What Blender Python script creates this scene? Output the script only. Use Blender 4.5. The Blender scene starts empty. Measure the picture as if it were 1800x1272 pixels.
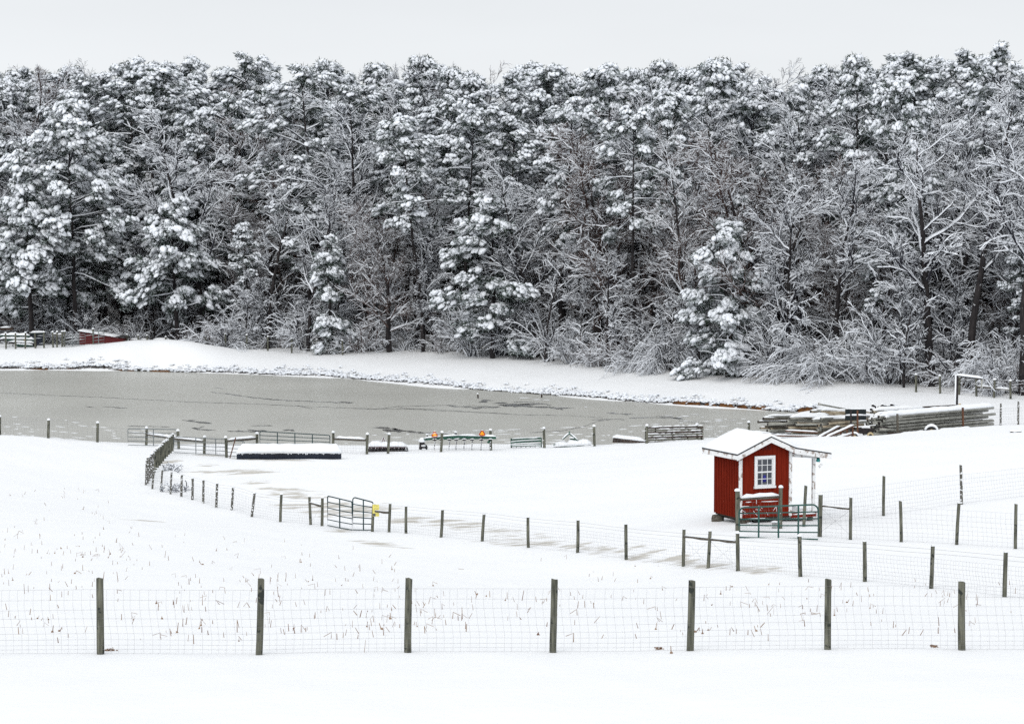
import bpy, math, random
import numpy as np
from mathutils import Vector, Matrix
random.seed(7)
S = bpy.context.scene
C = S.collection
# ------------------------------------------------------------------ camera
CAMZ = 15.0
PITCH = math.atan(271 / 4250)
FP = 4250.0                      # focal length in photograph pixels (1800 wide)
cam = bpy.data.cameras.new('camera'); cam.lens = 85; cam.sensor_width = 36; cam.sensor_fit = 'HORIZONTAL'
cam.clip_start = 0.5; cam.clip_end = 6000
camo = bpy.data.objects.new('camera', cam); C.objects.link(camo)
camo.location = (0, 0, CAMZ); camo.rotation_euler = (math.pi / 2 - PITCH, 0, 0)
S.camera = camo
# ------------------------------------------------------------------ sky, sun, exposure
W = bpy.data.worlds.new('World'); S.world = W; W.use_nodes = True
nt = W.node_tree; nd = nt.nodes; lk = nt.links; nd.clear()
out = nd.new('ShaderNodeOutputWorld'); bg = nd.new('ShaderNodeBackground'); bg.inputs['Strength'].default_value = 0.1
sky = nd.new('ShaderNodeTexSky'); sky.sky_type = 'NISHITA'; sky.sun_disc = False
sky.sun_elevation = math.radians(45); sky.sun_rotation = math.radians(200)
tc = nd.new('ShaderNodeTexCoord'); sep = nd.new('ShaderNodeSeparateXYZ')
lk.new(tc.outputs['Generated'], sep.inputs[0])
rmp = nd.new('ShaderNodeValToRGB'); rmp.color_ramp.interpolation = 'B_SPLINE'     # cloud layer: brighter overhead, as under any overcast
e = rmp.color_ramp.elements
e[0].position = 0.0; e[0].color = (.94, .968, 1, 1)
e[1].position = 1.0; e[1].color = (.95, .975, 1, 1)
lk.new(sep.outputs['Z'], rmp.inputs[0])
mp = nd.new('ShaderNodeMapRange'); mp.inputs['From Min'].default_value = 0.03; mp.inputs['From Max'].default_value = 0.14
mp.inputs['To Min'].default_value = 9.9; mp.inputs['To Max'].default_value = 8.2
lk.new(sep.outputs['Z'], mp.inputs['Value'])
noi = nd.new('ShaderNodeTexNoise'); noi.inputs['Scale'].default_value = 2.2; noi.inputs['Detail'].default_value = 4
mpg = nd.new('ShaderNodeMapping'); mpg.inputs['Scale'].default_value = (1, 1, 5); lk.new(tc.outputs['Generated'], mpg.inputs[0]); lk.new(mpg.outputs[0], noi.inputs['Vector'])
nm = nd.new('ShaderNodeMapRange'); nm.inputs['From Min'].default_value = .3; nm.inputs['From Max'].default_value = .7
nm.inputs['To Min'].default_value = .93; nm.inputs['To Max'].default_value = 1.04; lk.new(noi.outputs['Fac'], nm.inputs['Value'])
dt = nd.new('ShaderNodeVectorMath'); dt.operation = 'DOT_PRODUCT'; lk.new(tc.outputs['Generated'], dt.inputs[0]); dt.inputs[1].default_value = (-.24, -.66, .70)   # cloud glows round the hidden sun
dm = nd.new('ShaderNodeMapRange'); dm.inputs['From Min'].default_value = .15; dm.inputs['From Max'].default_value = 1; dm.inputs['To Min'].default_value = 0; dm.inputs['To Max'].default_value = 4.2; lk.new(dt.outputs['Value'], dm.inputs['Value'])
da = nd.new('ShaderNodeMath'); da.operation = 'ADD'; lk.new(mp.outputs[0], da.inputs[0]); lk.new(dm.outputs[0], da.inputs[1])
mu = nd.new('ShaderNodeMath'); mu.operation = 'MULTIPLY'; lk.new(da.outputs[0], mu.inputs[0]); lk.new(nm.outputs[0], mu.inputs[1])
vs = nd.new('ShaderNodeVectorMath'); vs.operation = 'SCALE'; lk.new(rmp.outputs[0], vs.inputs[0]); lk.new(mu.outputs[0], vs.inputs['Scale'])
mx = nd.new('ShaderNodeMix'); mx.data_type = 'RGBA'; mx.inputs['Factor'].default_value = 0.95
lk.new(sky.outputs[0], mx.inputs['A']); lk.new(vs.outputs[0], mx.inputs['B'])
lk.new(mx.outputs['Result'], bg.inputs['Color']); lk.new(bg.outputs[0], out.inputs[0])
sl = bpy.data.lights.new('sun', 'SUN'); sl.energy = 1.0; sl.angle = math.radians(40); sl.color = (1, .95, .88)
so = bpy.data.objects.new('sun', sl); C.objects.link(so)
so.rotation_euler = (math.radians(45), 0, math.radians(-20))
S.view_settings.view_transform = 'Standard'; S.view_settings.look = 'None'; S.view_settings.exposure = 0.0; S.view_settings.gamma = 1
S.cycles.max_bounces = 6; S.cycles.diffuse_bounces = 1; S.cycles.glossy_bounces = 2; S.cycles.transparent_max_bounces = 4
S.cycles.use_denoising = False

# ------------------------------------------------------------------ materials
def mat(name, c1, c2=None, scale=6, rough=.8, stretch=(1, 1, 1), bump=0, metal=0, lo=.35, hi=.65, detail=5, spec=.3, c3=None, s3=1.5, t3=.6):
    m = bpy.data.materials.new(name); m.use_nodes = True; n = m.node_tree.nodes; l = m.node_tree.links
    b = n['Principled BSDF']; b.inputs['Roughness'].default_value = rough; b.inputs['Metallic'].default_value = metal
    b.inputs['Specular IOR Level'].default_value = spec
    b.inputs['Base Color'].default_value = (*c1, 1)
    if c2 is None: return m
    t = n.new('ShaderNodeTexCoord'); p = n.new('ShaderNodeMapping'); p.inputs['Scale'].default_value = stretch
    l.new(t.outputs['Object'], p.inputs[0])
    z = n.new('ShaderNodeTexNoise'); z.inputs['Scale'].default_value = scale; z.inputs['Detail'].default_value = detail
    l.new(p.outputs[0], z.inputs['Vector'])
    r = n.new('ShaderNodeValToRGB'); r.color_ramp.elements[0].position = lo; r.color_ramp.elements[1].position = hi
    r.color_ramp.elements[0].color = (*c1, 1); r.color_ramp.elements[1].color = (*c2, 1)
    l.new(z.outputs['Fac'], r.inputs[0]); last = r.outputs[0]
    if c3:
        z2 = n.new('ShaderNodeTexNoise'); z2.inputs['Scale'].default_value = s3; z2.inputs['Detail'].default_value = 6
        l.new(t.outputs['Object'], z2.inputs['Vector'])
        r2 = n.new('ShaderNodeMapRange'); r2.inputs['From Min'].default_value = t3; r2.inputs['From Max'].default_value = t3 + .04
        l.new(z2.outputs['Fac'], r2.inputs['Value'])
        x = n.new('ShaderNodeMix'); x.data_type = 'RGBA'; l.new(r2.outputs[0], x.inputs['Factor']); l.new(last, x.inputs['A'])
        x.inputs['B'].default_value = (*c3, 1); last = x.outputs['Result']
    l.new(last, b.inputs['Base Color'])
    if bump:
        k = n.new('ShaderNodeBump'); k.inputs['Strength'].default_value = bump; k.inputs['Distance'].default_value = .02
        l.new(z.outputs['Fac'], k.inputs['Height']); l.new(k.outputs[0], b.inputs['Normal'])
    return m
SN = (.90, .92, .94)
M_SNOW = mat('snow', SN, (.85, .88, .92), 3, .6, bump=.2, spec=.2)
M_TSNOW = mat('tree_snow', (.86, .895, .95), rough=.8, spec=.1)
M_NEEDLE = mat('needles', (.010, .020, .016), (.035, .055, .038), 1.2, .7, spec=.25)
M_FROST = mat('frosted_needles', (.26, .31, .31), (.5, .54, .55), 2, .8)
M_BARK = mat('bark', (.012, .011, .013), (.04, .034, .034), 5, .9, (1, 1, .25), .4, c3=(.75, .77, .8), s3=2.3, t3=.66)
M_TWIG = mat('twig_bark', (.012, .014, .022), (.036, .034, .044), .8, .9)
M_BTWIG = mat('brown_twig_bark', (.06, .038, .034), (.12, .08, .07), .8, .9)
M_POST = mat('weathered_post', (.035, .038, .03), (.20, .20, .155), 5, .9, (4, 4, .4), .8, lo=.3, hi=.72, c3=(.03, .035, .03), s3=5, t3=.6)
M_POSTS = mat('snow_flecked_post', (.05, .048, .045), (.17, .165, .14), 5, .9, (9, 9, .8), .6, lo=.3, hi=.72, c3=SN, s3=13, t3=.57)
M_RAIL = mat('rail_wood', (.05, .042, .034), (.15, .135, .11), 6, .9, (3, 3, 3), .5)
M_WIRE = mat('fence_wire', (.22, .22, .24), (.36, .35, .37), 3, .5, metal=.3)
M_WIRE2 = mat('barbed_wire', (.12, .12, .13), (.24, .23, .23), 3, .6, metal=.3)
M_GREEN = mat('green_gate_paint', (.004, .05, .042), (.008, .08, .066), 2, .4, spec=.5)
M_DKGATE = mat('dark_gate_paint', (.012, .036, .042), (.03, .06, .062), 3, .5)
M_GREYGATE = mat('grey_gate_steel', (.12, .14, .15), (.2, .22, .22), 3, .5)
M_RED = mat('red_siding', (.11, .007, .003), (.235, .024, .009), 5, .9, (8, 8, .3), .25, lo=.25, hi=.8, c3=(.33, .10, .06), s3=11, t3=.74, spec=.08)
M_WPAINT = mat('peeling_white_paint', (.72, .73, .73), (.82, .83, .84), 4, .7, c3=(.36, .31, .28), s3=5.5, t3=.545)
M_WPAINT2 = mat('clean_white_paint', (.76, .77, .78), (.84, .85, .86), 3, .6)
M_GLASS = mat('window_glass', (.035, .042, .055), (.07, .075, .09), 3, .08, spec=.6)
M_BLUE = mat('blue_fabric', (.01, .01, .12), (.03, .03, .25), 8, .8)
M_EDGE = mat('roof_edge', (.03, .03, .033), (.07, .07, .07), 4, .8)
M_DARK = mat('dark_timber', (.022, .016, .012), (.07, .05, .04), 5, .9)
M_NAVY = mat('navy_plastic', (.004, .008, .022), (.01, .018, .04), 2, .35, spec=.5)
M_MAROON = mat('maroon_steel', (.06, .005, .01), (.13, .012, .02), 4, .6)
M_BLK = mat('black_iron_and_hollow_shade', (.008, .008, .01), (.03, .022, .022), 5, .7)  # iron parts, and the shade painted on pipe mouths
M_IMPL = mat('implement_green', (.004, .045, .03), (.012, .09, .055), 4, .45)
M_ORANGE = mat('reflector_orange', (.9, .30, .005), (.95, .42, .02), 5, .5)
M_SMVRED = mat('reflector_red', (.35, .02, .005), (.45, .03, .01), 5, .5)
M_YEL = mat('faded_yellow', (.78, .68, .13), (.80, .72, .24), 6, .6)
M_YEL2 = mat('faded_lettering', (.50, .43, .10), (.58, .50, .16), 6, .7)
M_GREY = mat('grey_plastic', (.06, .065, .075), (.1, .1, .11), 6, .5)
M_ALU = mat('aluminium_pipe', (.26, .26, .23), (.44, .44, .40), 3, .6)
M_PVC = mat('dirty_pipe', (.20, .15, .095), (.42, .38, .29), 2.5, .65)
M_BLKP = mat('black_panel', (.004, .010, .012), (.012, .02, .02), 3, .5)
M_TYRE = mat('tyre_rubber', (.012, .012, .013), (.03, .03, .03), 8, .9)
M_HUB = mat('hub_paint', (.42, .33, .18), (.5, .42, .26), 6, .6)
M_YHUB = mat('yellow_hub', (.55, .28, .01), (.62, .36, .03), 6, .6)
M_RUST = mat('rusty_timber', (.07, .03, .018), (.15, .07, .04), 5, .85)
M_STALK = mat('dry_stalk', (.16, .08, .05), (.36, .26, .18), 2, .9)
M_REED = mat('bank_soil', (.05, .018, .005), (.16, .07, .02), 2.5, .95)
M_WEED = mat('dead_weed', (.035, .028, .025), (.10, .075, .06), 3, .95)
M_REDROOF = mat('red_boards', (.07, .007, .009), (.12, .02, .02), 4, .8, (1, 1, 4))
M_TEAL = mat('teal_glass', (.02, .2, .2), (.04, .3, .3), 5, .3)
M_SHORT = {}

# ------------------------------------------------------------------ terrain
def wp(px, py, s):               # point seen at photo pixel (px,py) at scale s px per metre
    d = FP / s
    a = (px - 900) / FP; b = (636 - py) / FP
    cp, sp = math.cos(PITCH), math.sin(PITCH)
    return np.array((a, cp + b * sp, -sp + b * cp)) * d + np.array((0, 0, CAMZ))
CT = []
def ct(*rows):
    for px, py, s in rows: CT.append(tuple(wp(px, py, s)))
def cz(*rows):                    # (px, s, Z)
    for px, s, z in rows:
        d = FP / s; CT.append(((px - 900) / s, d, z))
ct((-300, 1300, 122), (900, 1300, 122), (2100, 1300, 122), (900, 2200, 300))
ct(*[(x, 1147, 96) for x in (-300, 177, 718, 1214, 1690, 2100)])
ct((-300, 1000, 60), (0, 1000, 60), (0, 900, 43), (0, 830, 34), (450, 1000, 57), (250, 930, 47), (900, 1050, 66), (1400, 1080, 77), (1750, 1105, 82), (-300, 900, 44))
ct((256, 853, 33.5), (322, 875, 35.5), (407, 896, 37.5), (493, 917, 39.5), (566, 924, 41), (656, 934, 42.5), (713, 937, 43), (848, 951, 45),
   (1014, 971, 48), (1101, 983, 50), (1200, 995, 52.5), (1297, 1003, 55), (1406, 1013, 57.5), (1519, 1022, 60), (1637, 1034, 63), (1765, 1049, 66), (2100, 1085, 73))
ct((1330, 918, 47.5), (1260, 910, 46), (1296, 932, 49.5), (1441, 943, 49.8), (1495, 948, 50), (1583, 952, 50.5), (1683, 957, 51), (1785, 964, 52), (2100, 985, 54),
   (1553, 906, 46), (1688, 886, 44), (1850, 868, 42.5), (2100, 850, 41))
ct((1240, 777, 31.5), (1440, 769, 33), (1520, 768, 33), (1620, 757, 33), (1700, 751, 33), (1800, 746, 33), (2100, 740, 33))
cz((1240, 27.6, .25), (1400, 27.5, .4), (1500, 30, 1.2), (1500, 28.5, .6), (1640, 29.7, 1.5), (1640, 28, .65), (1750, 29.5, 1.7), (1759, 26.8, .9), (2100, 27, 1.2),
   (1550, 25.6, .45), (1700, 25.6, .8))
ct((1137, 779, 28.6), (1226, 774, 28.3), (1044, 783, 28.6), (957, 786, 28.6), (863, 791, 29), (776, 794, 29.3), (682, 797, 29.5), (500, 803, 30.3), (397, 805, 30.5), (313, 790, 29.3),
   (257, 782, 28.8), (171, 777, 28.5), (85, 770, 28), (0, 767, 27.9), (-300, 767, 27.9))
ct((800, 850, 35), (800, 900, 39.5), (1100, 850, 37), (1100, 900, 41.5), (400, 850, 34), (1100, 805, 31.3), (600, 860, 35))
cz(*[(x, 27.2, -.25) for x in (-300, 0, 171, 400, 700, 957, 1137)])
cz(*[(x, s, -1.3) for x in (-300, 0, 300, 600, 900) for s in (25.5, 22.5)], (1150, 25.3, -.8), (1280, 25.2, -.5), (1360, 25, -.25), (-300, 20.5, -1.2), (0, 20.5, -1.2), (300, 20.5, -1.1), (600, 21.3, -.8))
SHORE = [(-300, 650), (0, 650), (100, 650), (200, 651), (400, 656), (600, 664), (800, 682), (1000, 697), (1100, 705), (1200, 712), (1300, 718), (1400, 724.5)]
for x, y in SHORE: ct((x, y, (y - 365) / 15))
cz((1460, 24.6, .25), (-900, 27, .6), (-900, 23, .6), (-900, 19, .8))
ct((-300, 613, 18.2), (0, 613, 18.4), (60, 613, 18.4), (140, 610, 18.45), (205, 603, 18.6), (240, 599, 18.6), (290, 597, 18.6), (340, 601, 18.6), (400, 613, 18.6), (280, 634, 18.85), (600, 625, 19), (800, 633, 19.7),
   (1000, 648, 20.6), (1200, 660, 21.5), (1400, 672, 22.4), (1600, 684, 23.2), (1800, 700, 24.3), (2100, 715, 25))
cz((280, 18.15, 1.25), (220, 18.1, 1.25), (350, 18.2, 1.2), (0, 17.5, 1.4))
for x in (-300, 300, 900, 1500, 2100): cz((x, 16.2, 3), (x, 14, 5.5), (x, 11.5, 7.5), (x, 8, 9))
CT = np.array(CT)
def uv_(X, Y):
    Yc = np.clip(Y, 14, 520)
    return np.clip(X / Yc * (FP / 900), -1.75, 1.6), 3.0 * np.log(Yc)
cu, cv = uv_(CT[:, 0], CT[:, 1]); N = len(CT)
def ker(r2): return .5 * r2 * np.log(r2 + 1e-9)
Kk = ker((cu[:, None] - cu) ** 2 + (cv[:, None] - cv) ** 2) + np.eye(N) * 3e-4
Pm = np.stack([np.ones(N), cu, cv], 1)
A = np.zeros((N + 3, N + 3)); A[:N, :N] = Kk; A[:N, N:] = Pm; A[N:, :N] = Pm.T
sol = np.linalg.solve(A, np.concatenate([CT[:, 2], np.zeros(3)]))
rg = np.random.default_rng(3)
WV = [(rg.uniform(0, 6.28), rg.uniform(0, 6.28), L) for L in (1.7, 2.3, 3.1, 4.4, 6.5, 9, 14)]
def terr(X, Y):
    X = np.asarray(X, float); Y = np.asarray(Y, float); sh = X.shape; x = X.ravel(); y = Y.ravel()
    u, v = uv_(x, y); z = np.zeros(len(x))
    for i in range(0, len(x), 20000):
        a = u[i:i + 20000]; b = v[i:i + 20000]
        z[i:i + 20000] = ker((a[:, None] - cu) ** 2 + (b[:, None] - cv) ** 2) @ sol[:N] + sol[N] + sol[N + 1] * a + sol[N + 2] * b
    for an, ph, L in WV:
        z += .0022 * L * np.sin((x * math.cos(an) + y * math.sin(an)) * 6.283 / L + ph + .8 * np.sin(x / L * 1.7 + y / L))
    return z.reshape(sh)
def gz(x, y): return float(terr(np.array([x]), np.array([y]))[0])
_ds = np.exp(np.linspace(math.log(25), math.log(330), 900))
def gp(px, py):                   # where the sight line through a photo pixel meets the ground
    d0 = wp(px, py, FP) - np.array((0, 0, CAMZ))
    P = d0[None] * _ds[:, None]; P[:, 2] += CAMZ
    h = P[:, 2] - terr(P[:, 0], P[:, 1])
    i = np.argmax(h < 0)
    if h[i] >= 0: i = len(_ds) - 1
    t = h[i - 1] / (h[i - 1] - h[i] + 1e-9) if i else 0
    p = P[i - 1] * (1 - t) + P[i] * t
    return Vector(p)
def scale_at(p): return FP / (p.y * math.cos(PITCH) - (p.z - CAMZ) * math.sin(PITCH))
def at(px, py, s): return Vector(wp(px, py, s))
def ground(p, dz=0): return Vector((p[0], p[1], gz(p[0], p[1]) + dz))

# ------------------------------------------------------------------ object helpers
def tag(o, label=None, cat=None, group=None, kind=None):
    if label: o['label'] = label
    if cat: o['category'] = cat
    if group: o['group'] = group
    if kind: o['kind'] = kind
    return o
def empty(name, loc, rz=0, **k):
    o = bpy.data.objects.new(name, None); o.empty_display_size = .2; C.objects.link(o)
    o.location = loc; o.rotation_euler = (0, 0, rz)
    return tag(o, **k)
def np_mesh(name, V, F, mats, mi=None, smooth=False):
    """V (n,3); F list of (m,k) int arrays; mi list of material ids per F block"""
    me = bpy.data.meshes.new(name)
    V = np.asarray(V, np.float32); me.vertices.add(len(V)); me.vertices.foreach_set('co', V.ravel())
    nl = sum(f.size for f in F); nf = sum(len(f) for f in F)
    me.loops.add(nl); me.loops.foreach_set('vertex_index', np.concatenate([f.ravel() for f in F]).astype(np.int32))
    me.polygons.add(nf)
    ks = np.concatenate([np.full(len(f), f.shape[1]) for f in F]); st = np.concatenate([[0], np.cumsum(ks)[:-1]])
    me.polygons.foreach_set('loop_start', st.astype(np.int32))
    for m in mats: me.materials.append(m)
    if mi is not None: me.polygons.foreach_set('material_index', np.concatenate([np.full(len(f), i) if np.isscalar(i) else i for f, i in zip(F, mi)]).astype(np.int32))
    if smooth is True: me.polygons.foreach_set('use_smooth', np.ones(nf, bool))
    elif smooth: me.polygons.foreach_set('use_smooth', np.concatenate([np.full(len(f), bool(i)) for f, i in zip(F, smooth)]))
    me.update(calc_edges=True); me.validate()
    return me
def link(name, me, parent=None, **k):
    o = bpy.data.objects.new(name, me); C.objects.link(o)
    if parent is not None: o.parent = parent
    return tag(o, **k)
class MB:
    def __init__(s): s.v = []; s.f = []; s.m = []; s.sm = []
    def add(s, vs, fs, m=0, sm=False):
        n = len(s.v); s.v += [tuple(v) for v in vs]; s.f += [tuple(i + n for i in f) for f in fs]; s.m += [m] * len(fs); s.sm += [sm] * len(fs)
    def box(s, c, size, rot=None, m=0):
        R = rot if rot is not None else Matrix.Identity(3); c = Vector(c); h = Vector(size) / 2
        vs = [c + R @ Vector((x * h.x, y * h.y, z * h.z)) for z in (-1, 1) for y in (-1, 1) for x in (-1, 1)]
        s.add(vs, [(0, 2, 3, 1), (4, 5, 7, 6), (0, 1, 5, 4), (2, 6, 7, 3), (0, 4, 6, 2), (1, 3, 7, 5)], m)
    def bar(s, a, b, w, h, m=0):         # rectangular bar from a to b
        a = Vector(a); b = Vector(b); d = (b - a).normalized()
        sd = d.cross(Vector((0, 0, 1)))
        if sd.length < 1e-3: sd = Vector((1, 0, 0))
        sd.normalize(); up = sd.cross(d)
        vs = [p + sd * x * w / 2 + up * z * h / 2 for p in (a, b) for x, z in ((-1, -1), (1, -1), (1, 1), (-1, 1))]
        s.add(vs, [(0, 1, 2, 3), (7, 6, 5, 4), (0, 4, 5, 1), (1, 5, 6, 2), (2, 6, 7, 3), (3, 7, 4, 0)], m)
    def tube(s, path, r, n=8, m=0, cap=True, flat=None, sm=True, wob=0, rnd=random):
        path = [Vector(p) for p in path]; rs = r if isinstance(r, (list, tuple)) else [r] * len(path); vs = []
        ref = Vector((0, 0, 1)) if abs((path[-1] - path[0]).normalized().z) < .9 else Vector((1, 0, 0))
        for i, p in enumerate(path):
            d = (path[min(i + 1, len(path) - 1)] - path[max(i - 1, 0)]).normalized()
            sd = d.cross(ref).normalized(); up = sd.cross(d)
            for k in range(n):
                a = 2 * math.pi * k / n; q = rs[i] * (1 + (rnd.uniform(-wob, wob) if wob else 0))
                vs.append(p + sd * math.cos(a) * q + up * math.sin(a) * q)
        fs = [(i * n + k, i * n + (k + 1) % n, (i + 1) * n + (k + 1) % n, (i + 1) * n + k) for i in range(len(path) - 1) for k in range(n)]
        if cap: fs += [tuple(range(n))[::-1], tuple(range((len(path) - 1) * n, len(path) * n))]
        s.add(vs, fs, m, sm)
    def dome(s, c, rx, ry, h, m=0, n=10, lump=.12):    # snow cap: flat-based rounded cushion
        c = Vector(c); vs = []; R = [(1.0, 0), (1.08, .18), (1.02, .45), (.82, .74), (.45, .95)]
        for q, z in R:
            for k in range(n):
                a = 2 * math.pi * k / n; j = 1 + random.uniform(-lump, lump)
                vs.append(c + Vector((math.cos(a) * rx * q * j, math.sin(a) * ry * q * j, z * h)))
        vs.append(c + Vector((0, 0, h)))
        fs = [(i * n + k, i * n + (k + 1) % n, (i + 1) * n + (k + 1) % n, (i + 1) * n + k) for i in range(4) for k in range(n)]
        fs += [(4 * n + k, 4 * n + (k + 1) % n, 5 * n) for k in range(n)] + [tuple(range(n))[::-1]]
        s.add(vs, fs, m, True)
    def snow(s, a, b, w, t, m=0, step=.25, lump=.18, sag=0):   # ridge of snow lying along a-b (a,b on the top surface)
        a = Vector(a); b = Vector(b); L = (b - a).length; n = max(3, int(L / step)); d = (b - a).normalized()
        sd = d.cross(Vector((0, 0, 1))).normalized(); vs = []
        prof = [(-1, -.02), (-1.05, .35), (-.62, .85), (0, 1), (.62, .85), (1.05, .35), (1, -.02)]
        for i in range(n + 1):
            f = i / n; p = a.lerp(b, f); e_ = min(1, .35 + min(f, 1 - f) * n * .8)
            tt = t * e_ * (1 + random.uniform(-lump, lump)); ww = w / 2 * (.9 + .1 * e_) * (1 + random.uniform(-lump, lump) * .5)
            for x, z in prof: vs.append(p + sd * x * ww + Vector((0, 0, z * tt)))
        k = len(prof)
        fs = [(i * k + j, (i + 1) * k + j, (i + 1) * k + j + 1, i * k + j + 1) for i in range(n) for j in range(k - 1)]
        fs += [tuple(range(k)), tuple(range(n * k, (n + 1) * k))[::-1]]
        fs += [(i * k, i * k + k - 1, (i + 1) * k + k - 1, (i + 1) * k) for i in range(n)]
        s.add(vs, fs, m, True)
    def blob(s, c, rx, ry, rz, m=0, lump=.15):
        V, F = ICO1; c = Vector(c)
        s.add([c + Vector((v[0] * rx, v[1] * ry, v[2] * rz)) * (1 + random.uniform(-lump, lump)) for v in V], [tuple(f) for f in F], m, True)
    def wheel(s, c, ax, r, w, m=0, n=18, inner=.0):
        c = Vector(c); ax = Vector(ax).normalized(); s.tube([c - ax * w / 2, c - ax * w * .35, c + ax * w * .35, c + ax * w / 2], [r * .93, r, r, r * .93], n, m)
    def build(s, name, mats, parent=None, world=True, **k):
        if not isinstance(mats, (list, tuple)): mats = [mats]
        me = bpy.data.meshes.new(name); v = s.v
        if parent is not None and world:
            mw = parent_matrix(parent).inverted(); v = [mw @ Vector(p) for p in v]
        elif parent is None and world is True and v:
            o0 = (np.min(v, 0) + np.max(v, 0)) / 2; o0[2] = np.min(v, 0)[2]
            o = None
            v = [Vector(p) - Vector(o0) for p in v]
        me.from_pydata([tuple(p) for p in v], [], s.f)
        for q in mats: me.materials.append(q)
        me.polygons.foreach_set('material_index', s.m); me.polygons.foreach_set('use_smooth', s.sm); me.update()
        o = link(name, me, parent, **k)
        if parent is None and world is True and s.v: o.location = o0
        return o
def parent_matrix(o):
    m = o.matrix_basis.copy() if False else Matrix.LocRotScale(o.location, o.rotation_euler, o.scale)
    return parent_matrix(o.parent) @ m if o.parent else m
def ico1():
    t = (1 + 5 ** .5) / 2
    V = [(-1, t, 0), (1, t, 0), (-1, -t, 0), (1, -t, 0), (0, -1, t), (0, 1, t), (0, -1, -t), (0, 1, -t), (t, 0, -1), (t, 0, 1), (-t, 0, -1), (-t, 0, 1)]
    F = [(0, 11, 5), (0, 5, 1), (0, 1, 7), (0, 7, 10), (0, 10, 11), (1, 5, 9), (5, 11, 4), (11, 10, 2), (10, 7, 6), (7, 1, 8), (3, 9, 4), (3, 4, 2), (3, 2, 6), (3, 6, 8), (3, 8, 9), (4, 9, 5), (2, 4, 11), (6, 2, 10), (8, 6, 7), (9, 8, 1)]
    V = [np.array(v) / np.linalg.norm(v) for v in V]; c = {}; G = []
    def mid(a, b):
        k = (min(a, b), max(a, b))
        if k not in c: p = V[a] + V[b]; V.append(p / np.linalg.norm(p)); c[k] = len(V) - 1
        return c[k]
    for a, b, d in F:
        x, y, z = mid(a, b), mid(b, d), mid(d, a); G += [(a, x, z), (b, y, x), (d, z, y), (x, y, z)]
    return np.array(V), np.array(G)
ICO1 = ico1()

# ------------------------------------------------------------------ ground mesh
def ground_material():
    m = bpy.data.materials.new('snow_ground'); m.use_nodes = True; n = m.node_tree.nodes; l = m.node_tree.links
    b = n['Principled BSDF']; b.inputs['Roughness'].default_value = .6; b.inputs['Specular IOR Level'].default_value = .15
    g = n.new('ShaderNodeNewGeometry')
    at_ = n.new('ShaderNodeAttribute'); at_.attribute_name = 'mud'
    z = n.new('ShaderNodeTexNoise'); z.inputs['Scale'].default_value = .9; z.inputs['Detail'].default_value = 8; z.inputs['Roughness'].default_value = .62
    mpp = n.new('ShaderNodeMapping'); mpp.inputs['Scale'].default_value = (.6, 1, 1); l.new(g.outputs['Position'], mpp.inputs[0]); l.new(mpp.outputs[0], z.inputs['Vector'])
    a = n.new('ShaderNodeMath'); a.operation = 'ADD'; l.new(at_.outputs['Fac'], a.inputs[0])
    zr = n.new('ShaderNodeMapRange'); zr.inputs['From Min'].default_value = .3; zr.inputs['From Max'].default_value = .7; zr.inputs['To Min'].default_value = -1.3; zr.inputs['To Max'].default_value = .95
    l.new(z.outputs['Fac'], zr.inputs['Value']); l.new(zr.outputs[0], a.inputs[1])
    r = n.new('ShaderNodeMapRange'); r.inputs['From Min'].default_value = .3; r.inputs['From Max'].default_value = .85; l.new(a.outputs[0], r.inputs['Value'])
    gt = n.new('ShaderNodeMath'); gt.operation = 'MULTIPLY'; l.new(r.outputs[0], gt.inputs[0])
    cl = n.new('ShaderNodeMapRange'); cl.inputs['From Min'].default_value = .02; cl.inputs['From Max'].default_value = .2; l.new(at_.outputs['Fac'], cl.inputs['Value']); l.new(cl.outputs[0], gt.inputs[1])
    z2 = n.new('ShaderNodeTexNoise'); z2.inputs['Scale'].default_value = .09; z2.inputs['Detail'].default_value = 4; l.new(g.outputs['Position'], z2.inputs['Vector'])
    c0 = n.new('ShaderNodeMix'); c0.data_type = 'RGBA'; c0.inputs['A'].default_value = (.925, .94, .955, 1); c0.inputs['B'].default_value = (.885, .905, .93, 1); l.new(z2.outputs['Fac'], c0.inputs['Factor'])
    z3 = n.new('ShaderNodeTexNoise'); z3.inputs['Scale'].default_value = 1.1; z3.inputs['Detail'].default_value = 5; l.new(g.outputs['Position'], z3.inputs['Vector'])
    c1 = n.new('ShaderNodeMix'); c1.data_type = 'RGBA'; c1.inputs['A'].default_value = (.44, .42, .375, 1); c1.inputs['B'].default_value = (.66, .64, .59, 1); l.new(z3.outputs['Fac'], c1.inputs['Factor'])
    c2 = n.new('ShaderNodeMix'); c2.data_type = 'RGBA'; l.new(c0.outputs['Result'], c2.inputs['A']); l.new(c1.outputs['Result'], c2.inputs['B']); l.new(gt.outputs[0], c2.inputs['Factor'])
    l.new(c2.outputs['Result'], b.inputs['Base Color'])
    z4 = n.new('ShaderNodeTexNoise'); z4.inputs['Scale'].default_value = 2.5; z4.inputs['Detail'].default_value = 5; l.new(g.outputs['Position'], z4.inputs['Vector'])
    k = n.new('ShaderNodeBump'); k.inputs['Strength'].default_value = .35; k.inputs['Distance'].default_value = .05; l.new(z4.outputs['Fac'], k.inputs['Height']); l.new(k.outputs[0], b.inputs['Normal'])
    return m
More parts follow.
